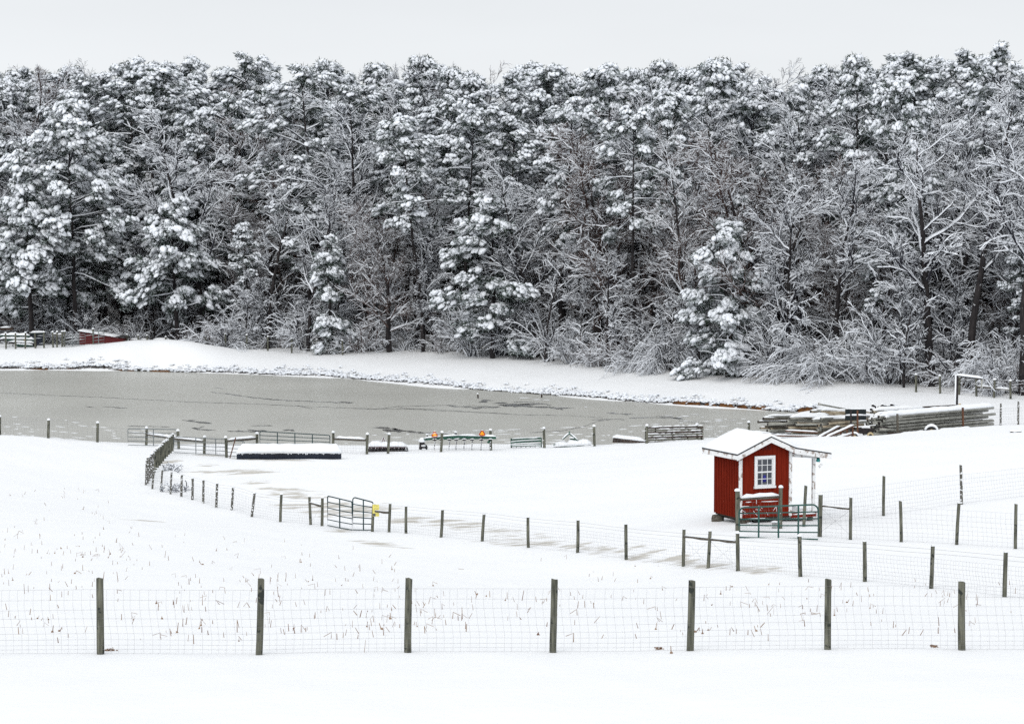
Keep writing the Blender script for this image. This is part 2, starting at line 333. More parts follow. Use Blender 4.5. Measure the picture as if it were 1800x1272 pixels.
def build_ground():
    un = np.concatenate([np.linspace(-9, -1.3, 26)[:-1], np.linspace(-1.3, 1.3, 560), np.linspace(1.3, 9, 26)[1:]]) * 900 / FP
    ys = np.concatenate([np.linspace(-400, 0, 12)[:-1], np.linspace(0, 26, 30)[:-1], np.exp(np.linspace(math.log(26), math.log(270), 620)), np.exp(np.linspace(math.log(270), math.log(3500), 50))[1:]])
    Y, U = np.meshgrid(ys, un, indexing='ij'); X = U * np.sqrt(Y ** 2 + np.where(Y < 0, 900, 900 * np.exp(-np.clip(Y, 0, 400) / 8)))
    Z = terr(X, Y)
    # mud and melt patches of the lane
    mud = np.zeros_like(Z)
    P = [(360, 831, 40, 3), (440, 829, 50, 5), (300, 812, 14, 5), (375, 818, 30, 3), (455, 848, 26, 5), (520, 862, 70, 7), (520, 872, 60, 6), (560, 891, 90, 9), (620, 895, 60, 12), (600, 905, 50, 5), (480, 808, 60, 3), (330, 822, 20, 3),
         (720, 917, 60, 4), (820, 930, 110, 7), (900, 946, 120, 8), (1010, 961, 110, 6), (1120, 976, 90, 5), (1200, 988, 100, 6), (1290, 997, 70, 4), (1390, 1006, 60, 3), (652, 954, 42, 3), (716, 963, 22, 1.5), (600, 932, 30, 4), (240, 914, 40, 2), (380, 800, 40, 3)]
    for px, py, rx, ry in P:
        sl_ = .17 if px > 640 and py > 905 else .05
        a = gp(px, py); b = gp(px, py - ry); c = gp(px + rx, py + rx * sl_); RX = math.hypot(c.x - a.x, c.y - a.y); RY = max(.45, abs(b.y - a.y) * .8)
        ex, ey = (c.x - a.x) / RX, (c.y - a.y) / RX; dx, dy = X - a.x, Y - a.y
        q = np.sqrt(((dx * ex + dy * ey) / RX) ** 2 + ((-dx * ey + dy * ex) / RY) ** 2)
        mud = np.maximum(mud, np.clip(1.25 - q, 0, 1) * (.8 if sl_ > .1 else 1))
    ny, nx = X.shape; V = np.stack([X, Y, Z], -1).reshape(-1, 3)
    i = np.arange(ny - 1)[:, None] * nx + np.arange(nx - 1)[None]
    F = np.stack([i, i + 1, i + nx + 1, i + nx], -1).reshape(-1, 4)
    me = np_mesh('ground', V, [F], [ground_material()], None, True)
    at_ = me.attributes.new('mud', 'FLOAT', 'POINT'); at_.data.foreach_set('value', mud.ravel().astype(np.float32))
    link('ground', me, kind='structure')
build_ground()

# ------------------------------------------------------------------ pond
def pond_material():
    m = bpy.data.materials.new('pond_ice'); m.use_nodes = True; n = m.node_tree.nodes; l = m.node_tree.links
    b = n['Principled BSDF']; b.inputs['Roughness'].default_value = .33; b.inputs['Specular IOR Level'].default_value = .45
    g = n.new('ShaderNodeNewGeometry')
    z = n.new('ShaderNodeTexNoise'); z.inputs['Scale'].default_value = .06; z.inputs['Detail'].default_value = 6; l.new(g.outputs['Position'], z.inputs['Vector'])
    z2 = n.new('ShaderNodeTexNoise'); z2.inputs['Scale'].default_value = 6; z2.inputs['Detail'].default_value = 3; l.new(g.outputs['Position'], z2.inputs['Vector'])
    ad = n.new('ShaderNodeMath'); ad.operation = 'MULTIPLY_ADD'; ad.inputs[1].default_value = .25; l.new(z2.outputs['Fac'], ad.inputs[0]); l.new(z.outputs['Fac'], ad.inputs[2])
    r = n.new('ShaderNodeValToRGB'); r.color_ramp.elements[0].position = .35; r.color_ramp.elements[1].position = .85
    r.color_ramp.elements[0].color = (.43, .43, .395, 1); r.color_ramp.elements[1].color = (.54, .54, .50, 1); l.new(ad.outputs[0], r.inputs[0])
    l.new(r.outputs[0], b.inputs['Base Color'])
    return m
M_POND = pond_material()
M_CRACK = mat('open_water', (.09, .09, .082), (.2, .2, .19), 1.5, .15, spec=.5)
M_POOL = mat('pool_water', (.035, .036, .034), (.10, .10, .095), 1.5, .2, spec=.3)
M_SLUSH = mat('slush', (.7, .72, .74), (.85, .87, .89), 2, .6)
pv = [(-95, 146, 0), (30, 146, 0), (34, 185, 0), (10, 235, 0), (-110, 240, 0)]
mb = MB(); mb.add(pv, [(0, 1, 2, 3, 4)])
pond = mb.build('pond', M_POND, world='raw', kind='structure')
def on_pond(px, py, dz=.006):
    d = wp(px, py, FP) - np.array((0, 0, CAMZ)); t = (dz - CAMZ) / d[2]
    return Vector((d[0] * t, d[1] * t, dz))
def cracks():
    rnd = random.Random(5)
    lines = [([(0, 690), (80, 694), (200, 699), (330, 706), (460, 710), (520, 713), (640, 718), (760, 719), (900, 728), (1000, 730), (1060, 734)], .16),
             ([(370, 689), (400, 692), (440, 698), (480, 702), (560, 706), (620, 708)], .32), ([(590, 708), (600, 706), (622, 707)], .3), ([(375, 681), (395, 683)], .3),
             ([(520, 712), (545, 717), (557, 719)], .18), ([(150, 714), (170, 716)], .25), ([(178, 714), (225, 717)], .2), ([(620, 717), (660, 719), (700, 714), (780, 712), (860, 714)], .16),
             ([(784, 711), (800, 715), (840, 716), (880, 715)], .45), ([(830, 718), (845, 718)], .4), ([(700, 716), (760, 721), (900, 727)], .14),
             ([(320, 738), (335, 740), (352, 742), (373, 744)], .55), ([(330, 738), (345, 737)], .5), ([(335, 752), (347, 752), (360, 749)], .5), ([(336, 752), (355, 755), (380, 756)], .35),
             ([(223, 748), (252, 749), (300, 750)], .22), ([(400, 757), (430, 758), (460, 758)], .4), ([(434, 754), (450, 757), (470, 757)], .45), ([(497, 756), (510, 755), (518, 757)], .55),
             ([(440, 748), (480, 748)], .25), ([(652, 751), (680, 752), (700, 755), (720, 758), (745, 761)], .5), ([(672, 755), (690, 757), (715, 757)], .9), ([(690, 752), (700, 755)], .5), ([(735, 759), (760, 761), (790, 762)], .35),
             ([(1105, 735), (1120, 734), (1140, 733), (1165, 734), (1200, 735)], .5), ([(1112, 733), (1120, 737)], .4), ([(1150, 731), (1180, 733), (1205, 737)], .35), ([(1065, 725), (1090, 727), (1115, 728)], .5), ([(1040, 738), (1080, 736), (1100, 737)], .25),
             ([(930, 760), (985, 757), (1020, 751), (1050, 740), (1075, 737)], .18), ([(1190, 738), (1215, 742), (1250, 744)], .2), ([(960, 715), (980, 718), (1010, 717)], .3), ([(880, 712), (920, 714), (960, 716), (1000, 716)], .4),
             ([(975, 719), (985, 718), (990, 720)], .5), ([(845, 704), (855, 703), (870, 704)], .7), ([(850, 704), (853, 708)], .4), ([(900, 706), (940, 707), (970, 712)], .3)]
    for ln, w in lines:
        mb = MB(); P = []
        for a, b in zip(ln, ln[1:]):
            n = max(2, int(abs(b[0] - a[0]) / 6))
            for i in range(n): P.append((a[0] + (b[0] - a[0]) * i / n + rnd.uniform(-1, 1), a[1] + (b[1] - a[1]) * i / n + rnd.uniform(-.45, .45)))
        P.append(ln[-1]); W3 = [on_pond(*p) for p in P]; vs = []
        for i, p in enumerate(W3):
            ww = w * rnd.uniform(.3, 1.5) * (.1 if i in (0, len(W3) - 1) else 1) * .95
            vs += [p - Vector((0, ww, 0)), p + Vector((0, ww, 0))]
        mb.add(vs, [(2 * i, 2 * i + 2, 2 * i + 3, 2 * i + 1) for i in range(len(W3) - 1)])
        mb.build('ice_crack', M_CRACK, pond)
    for px, py, rx, ry in ((908, 712, 32, 3.0), (880, 708, 14, 1.3), (950, 715, 22, 1.2), (850, 706, 9, 1.4), (697, 756, 13, 1.3), (935, 710, 22, 1.0)):      # pools of open water
        mb = MB(); c = on_pond(px, py, .009); e1 = on_pond(px + rx, py).x - c.x; e2 = on_pond(px, py - ry).y - c.y; n = 26
        vs = [c + Vector((math.cos(a) * e1 * q, math.sin(a) * e2 * q, 0)) for a, q in ((6.283 * i / n, rnd.uniform(.55, 1.1)) for i in range(n))]
        mb.add(vs + [c], [(i, (i + 1) % n, n) for i in range(n)]); mb.build('open_pool', M_POOL, pond)
    for px, py, rx, ry in ((921, 699, 16, .6), (945, 702, 14, .7), (962, 703, 9, .5), (1030, 715, 3.5, 1), (1175, 730, 12, .5), (1205, 731, 10, .9), (1222, 728, 10, .5), (1195, 733, 5, .5), (1235, 733, 4, .5), (1265, 738, 8, .4), (1290, 738, 6, .3)):
        mb = MB(); c = on_pond(px, py, .012); e1 = on_pond(px + rx, py).x - c.x; e2 = on_pond(px, py - ry).y - c.y; n = 18
        vs = [c + Vector((math.cos(a) * e1 * q, math.sin(a) * e2 * q, 0)) for a, q in ((6.283 * i / n, rnd.uniform(.4, 1.1)) for i in range(n))]
        mb.add(vs + [c], [(i, (i + 1) % n, n) for i in range(n)]); mb.build('snow_patch', M_SLUSH, pond)
cracks()
for px, y0, y1, lab in ((840, 704, 697, 'short dark stump poking through the pond ice, nearer the left'), (952, 703, 697, 'thin dark stick poking through the pond ice beside white slush')):
    a = on_pond(px, y0, -.2); s = scale_at(a); mb = MB(); mb.tube([a, a + Vector((.01, 0, .2 + (y0 - y1) / s * .7)), a + Vector((-.02, 0, .2 + (y0 - y1) / s))], [.07, .06, .05], 7)
    t = mb.build('stake', M_DARK, label=lab, cat='stake') if False else None
    r = mb.build('stake', M_DARK); tag(r, lab, 'stake')
    if px == 840: mb = MB(); mb.dome(a + Vector((-.02, 0, .2 + (y0 - y1) / s)), .08, .08, .1); mb.build('snow_cap', M_SNOW, r)

# ------------------------------------------------------------------ forest
def nrm(a): return a / (np.linalg.norm(a, axis=-1, keepdims=True) + 1e-9)
def rot_about(v, k, a):           # rodrigues, arrays
    c = np.cos(a)[:, None]; s = np.sin(a)[:, None]
    return v * c + np.cross(k, v) * s + k * (k * v).sum(1, keepdims=True) * (1 - c)
def grow(P, D, L, R, K, rng, jit=.18, lift=0., taper=.45):
    """polylines (n,K+1,3), radii (n,K+1)"""
    n = len(P); pts = np.zeros((n, K + 1, 3)); pts[:, 0] = P; d = nrm(D).copy(); st = (L / K)[:, None]
    for k in range(K):
        d = nrm(d + rng.normal(0, jit, (n, 3)) + np.array((0, 0, 1.)) * (lift if np.isscalar(lift) else lift[:, None]))
        pts[:, k + 1] = pts[:, k] + d * st
    rad = R[:, None] * np.linspace(1, taper, K + 1)[None]
    return pts, rad
def spawn(pts, rad, m, t0, t1, ang, rng, lf, L, rf=.55):
    n, K1, _ = pts.shape; idx = np.repeat(np.arange(n), m)
    t = (np.tile(np.arange(m), n) + rng.uniform(.1, .9, n * m)) / m * (t1 - t0) + t0
    x = t * (K1 - 1); i = np.minimum(x.astype(int), K1 - 2); f = (x - i)[:, None]
    p = pts[idx, i] * (1 - f) + pts[idx, i + 1] * f; d = nrm(pts[idx, i + 1] - pts[idx, i])
    r = rad[idx, i] * (1 - f[:, 0]) + rad[idx, i + 1] * f[:, 0]
    q = nrm(np.cross(d, rng.normal(0, 1, (len(idx), 3)))); nd_ = rot_about(d, q, rng.uniform(ang[0], ang[1], len(idx)))
    ll = L[idx] * lf * rng.uniform(.6, 1.15, len(idx)) * (1.15 - .5 * t)
    return p, nd_, ll, np.maximum(r * rf, .008), idx
def twig_quads(pts, rad, snow, th):
    """diamond section tubes: two upper faces carry snow, two lower faces are bark"""
    a = pts[:, :-1].reshape(-1, 3); b = pts[:, 1:].reshape(-1, 3); ra = rad[:, :-1].ravel(); rb = rad[:, 1:].ravel()
    d = nrm(b - a); s = np.cross(d, np.array((0, 0, 1.))); bad = np.linalg.norm(s, axis=1) < .08; s[bad] = (1, 0, 0); s = nrm(s); u = np.cross(s, d)
    h = np.linalg.norm(d[:, :2], axis=1); t = (th * (.25 + .75 * h) * snow.repeat(pts.shape[1] - 1))
    def ring(p, r): return [p - s * (r + t * .32)[:, None], p - u * r[:, None], p + s * (r + t * .32)[:, None], p + u * (r + t)[:, None]]
    V = np.stack(ring(a, ra) + ring(b, rb), 1).reshape(-1, 3); n = len(a); o = np.arange(n)[:, None] * 8
    F = np.concatenate([o + np.array(q) for q in ((0, 1, 5, 4), (1, 2, 6, 5), (2, 3, 7, 6), (3, 0, 4, 7))])
    mi = np.repeat([0, 0, 1, 1], n)
    has = np.tile((t > .006), 4); mi = np.where(has, mi, 0)
    return V, F, mi
def pack(name, parts, mats, smooth=None):
    V = []; F = []; M = []; o = 0
    for v, f, m in parts: V.append(v); F.append(f + o); M.append(m); o += len(v)
    return np_mesh(name, np.concatenate(V), F, mats, M, smooth)
def trunk_mesh(path, rad, nseg=9, m=M_BARK):
    mb = MB(); mb.tube([Vector(p) for p in path], list(rad), nseg, 0, wob=.08)
    me = bpy.data.meshes.new('trunk'); me.from_pydata([tuple(v) for v in mb.v], [], mb.f); me.materials.append(m)
    me.polygons.foreach_set('use_smooth', [True] * len(mb.f)); me.update(); return me
def make_broadleaf(seed, H=18, fork=.35, limbs=11, R=5, mult=(9, 6, 4), spread=(.5, 1.1), th=.030, bark=None, lift=.05, snowp=.9, droop=0., r0=.24, tw=1.0):
    rng = np.random.default_rng(seed)
    tp, tr = grow(np.array([[0, 0, -.4]]), np.array([[0, 0, 1.]]), np.array([H * .93]), np.array([r0]), 12, rng, .07, .12, .14)
    me_t = trunk_mesh(tp[0], tr[0])
    parts = []
    def emit(p, r, k, tk=1):
        sn = (rng.random(len(p)) < k) * rng.uniform(.5, 1.3, len(p)); parts.append(twig_quads(p, r, sn, th * tk))
    p, d, l, r, _ = spawn(tp, tr, limbs, fork, .98, spread, rng, 1, np.array([R]), .55)
    l = l * rng.uniform(.75, 1.25, len(l)); p1, r1 = grow(p, d, l, r, 7, rng, .16, lift, .35); emit(p1, r1, 1, 2.6)
    p, d, l, r, _ = spawn(p1, r1, mult[0], .2, 1, (.35, 1.0), rng, .52, l, .6); p2, r2 = grow(p, d, l, np.minimum(r, .07), 5, rng, .2, lift * .6 - droop * .3, .4); emit(p2, r2, 1, 1.7)
    p, d, l, r, _ = spawn(p2, r2, mult[1], .15, 1, (.35, 1.0), rng, .55, l, .6); p3, r3 = grow(p, d, l, np.minimum(r, .022), 3, rng, .2, -droop, .5); emit(p3, r3, snowp * .85, 1.1)
    p, d, l, r, _ = spawn(p3, r3, mult[2], .1, 1, (.3, .9), rng, .62, l, .6); p4, r4 = grow(p, d, np.maximum(l * tw, .28), np.clip(r, .009, .013), 2, rng, .22, -droop * 1.2, .6); emit(p4, r4, snowp * .36, .75)
    me_c = pack('crown', parts, [bark or M_TWIG, M_TSNOW])
    return me_t, me_c
def make_shrub(seed, H=4.5, stems=14, droop=.12, th=.032, bark=None, mult=(8, 6), spread=.9, snowp=.95):
    rng = np.random.default_rng(seed); parts = []
    n = stems; az = rng.uniform(0, 6.28, n); el = rng.uniform(.1, spread, n)
    D = np.stack([np.cos(az) * np.sin(el), np.sin(az) * np.sin(el), np.cos(el)], 1); P = np.stack([rng.normal(0, .3, n), rng.normal(0, .3, n), np.full(n, -.2)], 1)
    L = H * rng.uniform(.7, 1.15, n)
    def emit(p, r, k, tk=1): parts.append(twig_quads(p, r, (rng.random(len(p)) < k) * rng.uniform(.5, 1.3, len(p)), th * tk))
    p1, r1 = grow(P, D, L, np.full(n, .045), 8, rng, .08, np.full(n, -droop), .3)
    emit(p1, r1, 1, 1.8)
    p, d, l, r, _ = spawn(p1, r1, mult[0], .2, 1, (.3, .9), rng, .42, L, .6); p2, r2 = grow(p, d, l, np.minimum(r, .022), 4, rng, .14, -droop, .5); emit(p2, r2, snowp, 1.2)
    p, d, l, r, _ = spawn(p2, r2, mult[1], .1, 1, (.3, .9), rng, .55, l, .6); p3, r3 = grow(p, d, l, np.clip(r, .008, .012), 3, rng, .16, -droop * 1.3, .6); emit(p3, r3, snowp * .6, .85)
    return pack('crown', parts, [bark or M_TWIG, M_TSNOW])
def make_pine(seed, H=25, base=.45, R=3.6, nb=64, pad=1.0, snowp=.85, r0=.24, conic=.5, droop=.0, sub=6, clm=3, needles=24, t0=.58):
    rng = np.random.default_rng(seed)
    tp, tr = grow(np.array([[0, 0, -.5]]), np.array([[0, 0, 1.]]), np.array([H * .985]), np.array([r0]), 14, rng, .035, .15, .16)
    me_t = trunk_mesh(tp[0], tr[0])
    parts = []
    t = np.sort(rng.uniform(0, 1, nb)) ** .9; x = (base + (1 - base) * t) * 14; i = np.minimum(x.astype(int), 13); f = (x - i)[:, None]
    P = tp[0][i] * (1 - f) + tp[0][i + 1] * f
    az = np.arange(nb) * 2.4 + rng.normal(0, .5, nb)
    prof = np.sqrt(np.clip(1 - t ** (2.6 - conic), 0, 1)) * (1 - conic * .35 * t) * np.clip(.5 + t * 3.5, 0, 1) + .12
    L = R * prof * rng.choice([.45, .75, 1.0, 1.2], nb) * rng.uniform(.85, 1.1, nb)
    el = -.05 + .95 * t ** 1.3 + rng.normal(0, .2, nb) - droop
    D = np.stack([np.cos(az) * np.cos(el), np.sin(az) * np.cos(el), np.sin(el)], 1)
    p1, r1 = grow(P, D, L, np.clip(.02 + L * .014, .02, .08), 6, rng, .12, -.03 - droop * .2, .35)
    parts.append(twig_quads(p1, r1, np.ones(nb) * .7, .05))
    m2 = sub + 2; p, d, l, r, _ = spawn(p1, r1, m2, t0, 1.0, (.3, 1.25), rng, .33, L, .6); d[:, 2] = d[:, 2] * .95 + .12
    p2, r2 = grow(p, d, np.maximum(l, .35), np.minimum(r, .02), 3, rng, .15, -.06, .5); parts.append(twig_quads(p2, r2, rng.random(len(p2)) * .8, .04))
    # clumps of needles at and along branchlets and tips
    C_ = np.concatenate([p2[:, -1], p2[:, 2], p2[rng.random(len(p2)) < .6][:, 1], p1[:, -1], p1[:, -2] + rng.normal(0, .12, (nb, 3)), tp[0][-1:] + rng.normal(0, .15, (4, 3))])
    Dc = nrm(np.concatenate([p2[:, -1] - p2[:, -2], p2[:, -1] - p2[:, 0], (p2[:, -1] - p2[:, 0])[:len(C_)]])[:1]) if False else None
    C2 = np.concatenate([p1[:, 3], p1[:, 4], p2[::2, 1]]); C2 = C2 + rng.normal(0, .25, C2.shape); nc1 = len(C_); C_ = np.concatenate([C_, C2])
    ax = tp[0][np.clip(((C_[:, 2]) / H * 14).astype(int), 0, 14)]; out_ = nrm((C_ - ax) * np.array((1, 1, 0)) + rng.normal(0, .2, (len(C_), 3)) * np.array((1, 1, 0)))
    keep = rng.random(len(C_)) < .93; inner = (np.arange(len(C_)) >= nc1)[keep]; C_ = C_[keep]; out_ = out_[keep]; n = len(C_)
    size = rng.uniform(.7, 1.3, n) * pad
    # needles: thin blades pointing out, down and sideways from the clump centre
    k = needles; cc = np.repeat(C_, k, 0); oo = np.repeat(out_, k, 0); ss = np.repeat(size, k)[:, None]
    nd_ = nrm(rng.normal(0, 1, (n * k, 3)) * np.array((1, 1, .8)) + oo * .45 + np.array((0, 0, -.25)))
    st = cc + rng.normal(0, .17, (n * k, 3)) * ss * np.array((1, 1, .6)); en = st + nd_ * ss * rng.uniform(.2, .36, (n * k, 1))
    w = nrm(np.cross(nd_, rng.normal(0, 1, (n * k, 3)))) * rng.uniform(.022, .045, (n * k, 1)) * ss
    V = np.stack([st - w, st + w, en + w * .25, en - w * .25], 1).reshape(-1, 3); F = np.arange(n * k)[:, None] * 4 + np.array((0, 1, 2, 3))
    fr = (rng.random(n * k) < np.where(np.repeat(inner, k), .28, .5 * snowp + .12)); parts.append((V, F, np.where(fr, 3, 2)))
    # snow pads
    hs = (rng.random(n) < snowp * (.86 + .2 * (C_[:, 2] / H))) & (~inner | (rng.random(n) < .28)); Cs = C_[hs]; os_ = out_[hs]; zs = size[hs]
    q = rng.integers(3, clm + 4, len(Cs)); idx = np.repeat(np.arange(len(Cs)), q); m = len(idx)
    sd = np.stack([-os_[:, 1], os_[:, 0], np.zeros(len(Cs))], 1)
    off = os_[idx] * rng.uniform(-.16, .30, (m, 1)) + sd[idx] * rng.normal(0, .16, (m, 1)); z = .13 - .35 * np.linalg.norm(off, axis=1) + rng.normal(0, .03, m)
    cen = Cs[idx] + off * zs[idx][:, None]; cen[:, 2] += z * zs[idx]
    V0, F0 = ICO1; r = rng.uniform(.075, .195, m) * zs[idx]
    loc = V0[None] * (1 + rng.normal(0, .13, (m, len(V0), 1)))
    a = loc[:, :, 0:1] * os_[idx][:, None, :] * 1.15 + loc[:, :, 1:2] * sd[idx][:, None, :] * 1.0
    a[:, :, 2] += loc[:, :, 2] * .85 - np.maximum(loc[:, :, 0], -.2) * .8
    V = (cen[:, None] + a * r[:, None, None]).reshape(-1, 3); F = (np.arange(m)[:, None, None] * len(V0) + F0[None]).reshape(-1, 3)
    parts.append((V, F, np.full(len(F), 1)))
    me_c = pack('crown', parts, [M_TWIG, M_TSNOW, M_NEEDLE, M_FROST], [0] * 3 + [1])
    return me_t, me_c
def edge_s(px): return float(np.interp(px, (-400, 0, 250, 600, 800, 1000, 1200, 1400, 1600, 1800, 2200), (17.7, 17.75, 17.85, 18.9, 19.6, 20.5, 21.4, 22.3, 23.1, 24.2, 25.5)))
PROTO = {}
def proto(k):
    if k in PROTO: return PROTO[k]
    g = {'pA': lambda: make_pine(11, 25, .50, 4.1, 40), 'pB': lambda: make_pine(12, 27, .55, 3.7, 40, conic=.7), 'pC': lambda: make_pine(13, 23, .42, 3.5, 46, conic=1.1),
         'pD': lambda: make_pine(14, 25, .60, 4.3, 30, 1.1, conic=.3), 'pE': lambda: make_pine(15, 22, .38, 3.9, 46, 1.0, .8),
         'pH': lambda: make_pine(21, 16, .17, 4.3, 44, 1.3, .86, conic=.75, sub=10, clm=4, needles=30, t0=.55), 'pW': lambda: make_pine(22, 22, .22, 5.2, 66, 1.2, .92, conic=.3, sub=9, clm=4, t0=.55),
         'pS': lambda: make_pine(23, 13, .24, 3.2, 40, 1.2, .88, conic=.35, sub=8, clm=4, t0=.5), 'pY': lambda: make_pine(24, 10, .1, 1.7, 36, 1.0, .85, droop=.55, conic=.6, sub=4, clm=4),
         'pR': lambda: make_pine(25, 13.5, .10, 3.7, 44, 1.25, 1.1, droop=.22, conic=.5, sub=9, clm=5, t0=.5),
         'bA': lambda: make_broadleaf(31, 19, .30, 15, 5.5), 'bB': lambda: make_broadleaf(32, 17, .25, 16, 5.0, bark=M_BTWIG), 'bC': lambda: make_broadleaf(33, 21, .38, 13, 5.5, th=.042),
         'bD': lambda: make_broadleaf(34, 15, .2, 16, 4.6, droop=.08, th=.045), 'bE': lambda: make_broadleaf(35, 20, .3, 14, 5.5, bark=M_BTWIG, snowp=.7, th=.03),
         'bO': lambda: make_broadleaf(36, 22, .36, 13, 7.5, (10, 7, 4), (.6, 1.2), .05, r0=.42, lift=.03), 'bT': lambda: make_broadleaf(37, 25, .4, 14, 6.0, (9, 7, 4), (.35, .95), .045, r0=.38, lift=.08),
         'bF': lambda: make_broadleaf(38, 13, .16, 18, 4.4, (9, 7, 6), (.5, 1.1), .032, M_BTWIG, .1, .75), 'sA': lambda: (None, make_shrub(41, 4.6, 15, .13)), 'sB': lambda: (None, make_shrub(42, 5.5, 12, .08, .05, spread=.7)),
         'sC': lambda: (None, make_shrub(43, 3.4, 16, .06, .045, M_BTWIG)), 'sW': lambda: (None, make_shrub(44, 6.0, 30, .19, .06, mult=(13, 9), spread=.95, snowp=1)),
         'bS': lambda: make_broadleaf(39, 9, .12, 14, 3.0, (7, 6, 5), (.5, 1.2), .05, None, .02, .9, r0=.1)}[k]
    PROTO[k] = g(); return PROTO[k]
NAMES = {'p': ('pine_tree', 'pine tree'), 'b': ('bare_tree', 'tree'), 's': ('shrub', 'shrub')}
PH = dict(pA=25, pB=27, pC=23, pD=25, pE=22, pH=16, pW=22, pS=13, pY=10, pR=13.5, bA=19, bB=17, bC=21, bD=15, bE=20, bO=22, bT=25, bF=13, bS=9, sA=4.4, sB=5.2, sC=3.4, sW=6)
def tree(k, x, y, H, label, group=None, rz=None, wide=1.0):
    nm_, cat = NAMES[k[0]]; t, c = proto(k); sc = H / PH[k]
    e_ = empty(nm_, (x, y, gz(x, y) - .15), random.uniform(0, 6.28) if rz is None else rz, label=label, cat=cat, group=group); e_.scale = (sc * wide, sc * wide, sc)
    if t is not None: link('trunk', t, e_)
    link('crown', c, e_)
    return e_
FILL = []
def tree_px(k, px, ytop, off, label, group=None, rz=None, wide=1.0, H=None, shift=0):
    """tree in column px of the photograph, off metres behind the edge of the wood, with its tip at row ytop"""
    d = FP / edge_s(px) + off; X = (px - 900) / FP * d; z = gz(X, d); zt = CAMZ - (ytop - 365) * d / FP
    h = H or max(3, zt - z); FILL.append((X, d)); return tree(k, X, d, h, label, group, rz, wide)
def forest():
    T = tree_px
    T('pW', 135, 185, 2, 'broad snow laden pine left of the wood, above the dark tractor shelter and red boards', rz=.4)
    T('pS', 55, 320, 0, 'smaller pine with white padded boughs in front of the broad pine at far left', rz=2)
    T('pS', 312, 352, 1, 'short round topped pine with white crown above the snow mound', rz=1.1)
    T('pE', -14, 455, 1, 'pine cut by the left edge of the photo with low white boughs')
    T('pB', 285, 108, 20, 'tall pine with thick white tufts rising behind the round topped pine', wide=1.35)
    T('pA', 565, 118, 13, 'tall dark green pine with heavy snow pads above the round grey tree', wide=1.25)
    T('pD', 742, 215, 4, 'pine on tall bare dark trunk left of the green centre pine', wide=1.15, rz=1)
    T('pD', 812, 190, 10, 'second tall pine on a bare trunk just left of the green centre pine', rz=3)
    T('pH', 866, 335, 1.4, 'green pine with big white pads standing alone at the front centre of the wood', rz=.6, wide=1.15)
    T('pA', 985, 175, 9, 'pine with bright snow pads right of and above the green centre pine')
    T('pD', 1112, 200, 3.5, 'pine with two snow shelves on a bare black trunk right of centre', rz=2.2)
    T('pB', 1180, 150, 12, 'pine with bright tufts behind the bare trunks right of centre')
    T('pR', 1280, 392, -.6, 'narrow pine with drooping white boughs reaching to the snow above the red shed', rz=2.5)
    T('pY', 580, 408, 0, 'slim young pine with hanging white tufts left of centre')
    T('pC', 1503, 88, 15, 'tall pointed pine breaking the skyline right of centre', wide=.85)
    T('pC', 1240, 98, 22, 'pointed pine on the skyline above the narrow drooping pine')
    T('pA', 1742, 84, 20, 'tallest pine on the skyline at the right with a crooked crown')
    T('pD', 1606, 150, 9, 'thin pine with black tip and snow tufts between the two big oaks and the skyline', wide=.8)
    T('pC', 550, 98, 26, 'pine with a sharp tip standing above the skyline left of centre')
    T('pA', 218, 104, 24, 'pine on the skyline beside the bare treetop at left')
    T('bE', 62, 104, 26, 'bare treetop showing twigs against the sky at far left')
    T('bA', 362, 195, 5, 'wide grey frosted tree with arching limbs between two pines left of centre', wide=1.15, rz=1)
    T('bC', 470, 250, 3, 'bare tree with snow lined limbs below the dark green pine', rz=2)
    T('bA', 540, 300, 1, 'bare tree with long side limbs leaning right, left of the brownish tree')
    T('bF', 685, 368, 2.5, 'round brownish tree with fine frosted twigs left of centre', wide=1.15)
    T('bE', 640, 330, 5, 'grey brown tree rising behind the round brownish tree')
    T('bO', 1640, 215, 2, 'big bare oak with a wide white lined fork behind the bent pole', rz=.3)
    T('bT', 1708, 130, 3, 'tallest bare oak with upswept limbs right of the forked oak', rz=1.3)
    T('bO', 1800, 215, 1, 'bare oak cut by the right edge of the photo', rz=2)
    T('bC', 1470, 262, 4, 'wide bare tree with fanned limbs left of the forked oak', wide=1.15)
    T('bD', 1385, 330, 2, 'arching bare tree behind the narrow drooping pine', rz=1)
    T('bC', 958, 400, 2, 'leaning bare tree with dark crooked limb right of the centre pine', rz=.5)
    T('bD', 1068, 430, 1, 'bare tree with layered white twigs right of centre')
    T('bB', 1215, 260, 4, 'bare tree with frosted top left of the narrow drooping pine')
    T('sW', 1440, 560, .8, 'largest weeping white shrub at the wood edge right of the drooping pine', rz=1, wide=1.1)
    T('sW', 1168, 555, 1.2, 'weeping frosted shrub at the wood edge left of the drooping pine', rz=2, wide=.8)
    T('sA', 400, 545, 0, 'arching frosted shrub at the right foot of the snow mound', wide=1.1)
    T('sB', 150, 540, 2, 'drooping frosted shrub behind the red boards')
    T('sA', 232, 560, 1, 'drooping frosted shrub behind the top of the snow mound')
    T('sW', 1760, 575, 1.5, 'frosted shrub at the foot of the tallest bare oak', wide=.8)
    T('bS', 1230, 470, 1, 'small frosted tree leaning against the left of the drooping pine')
    T('bS', 1590, 450, -.5, 'small frosted tree in front of the forked oak')
    rnd = random.Random(17)
    def far_enough(X, Y, r):
        return all((X - a) ** 2 + (Y - b) ** 2 > r * r for a, b in FILL)
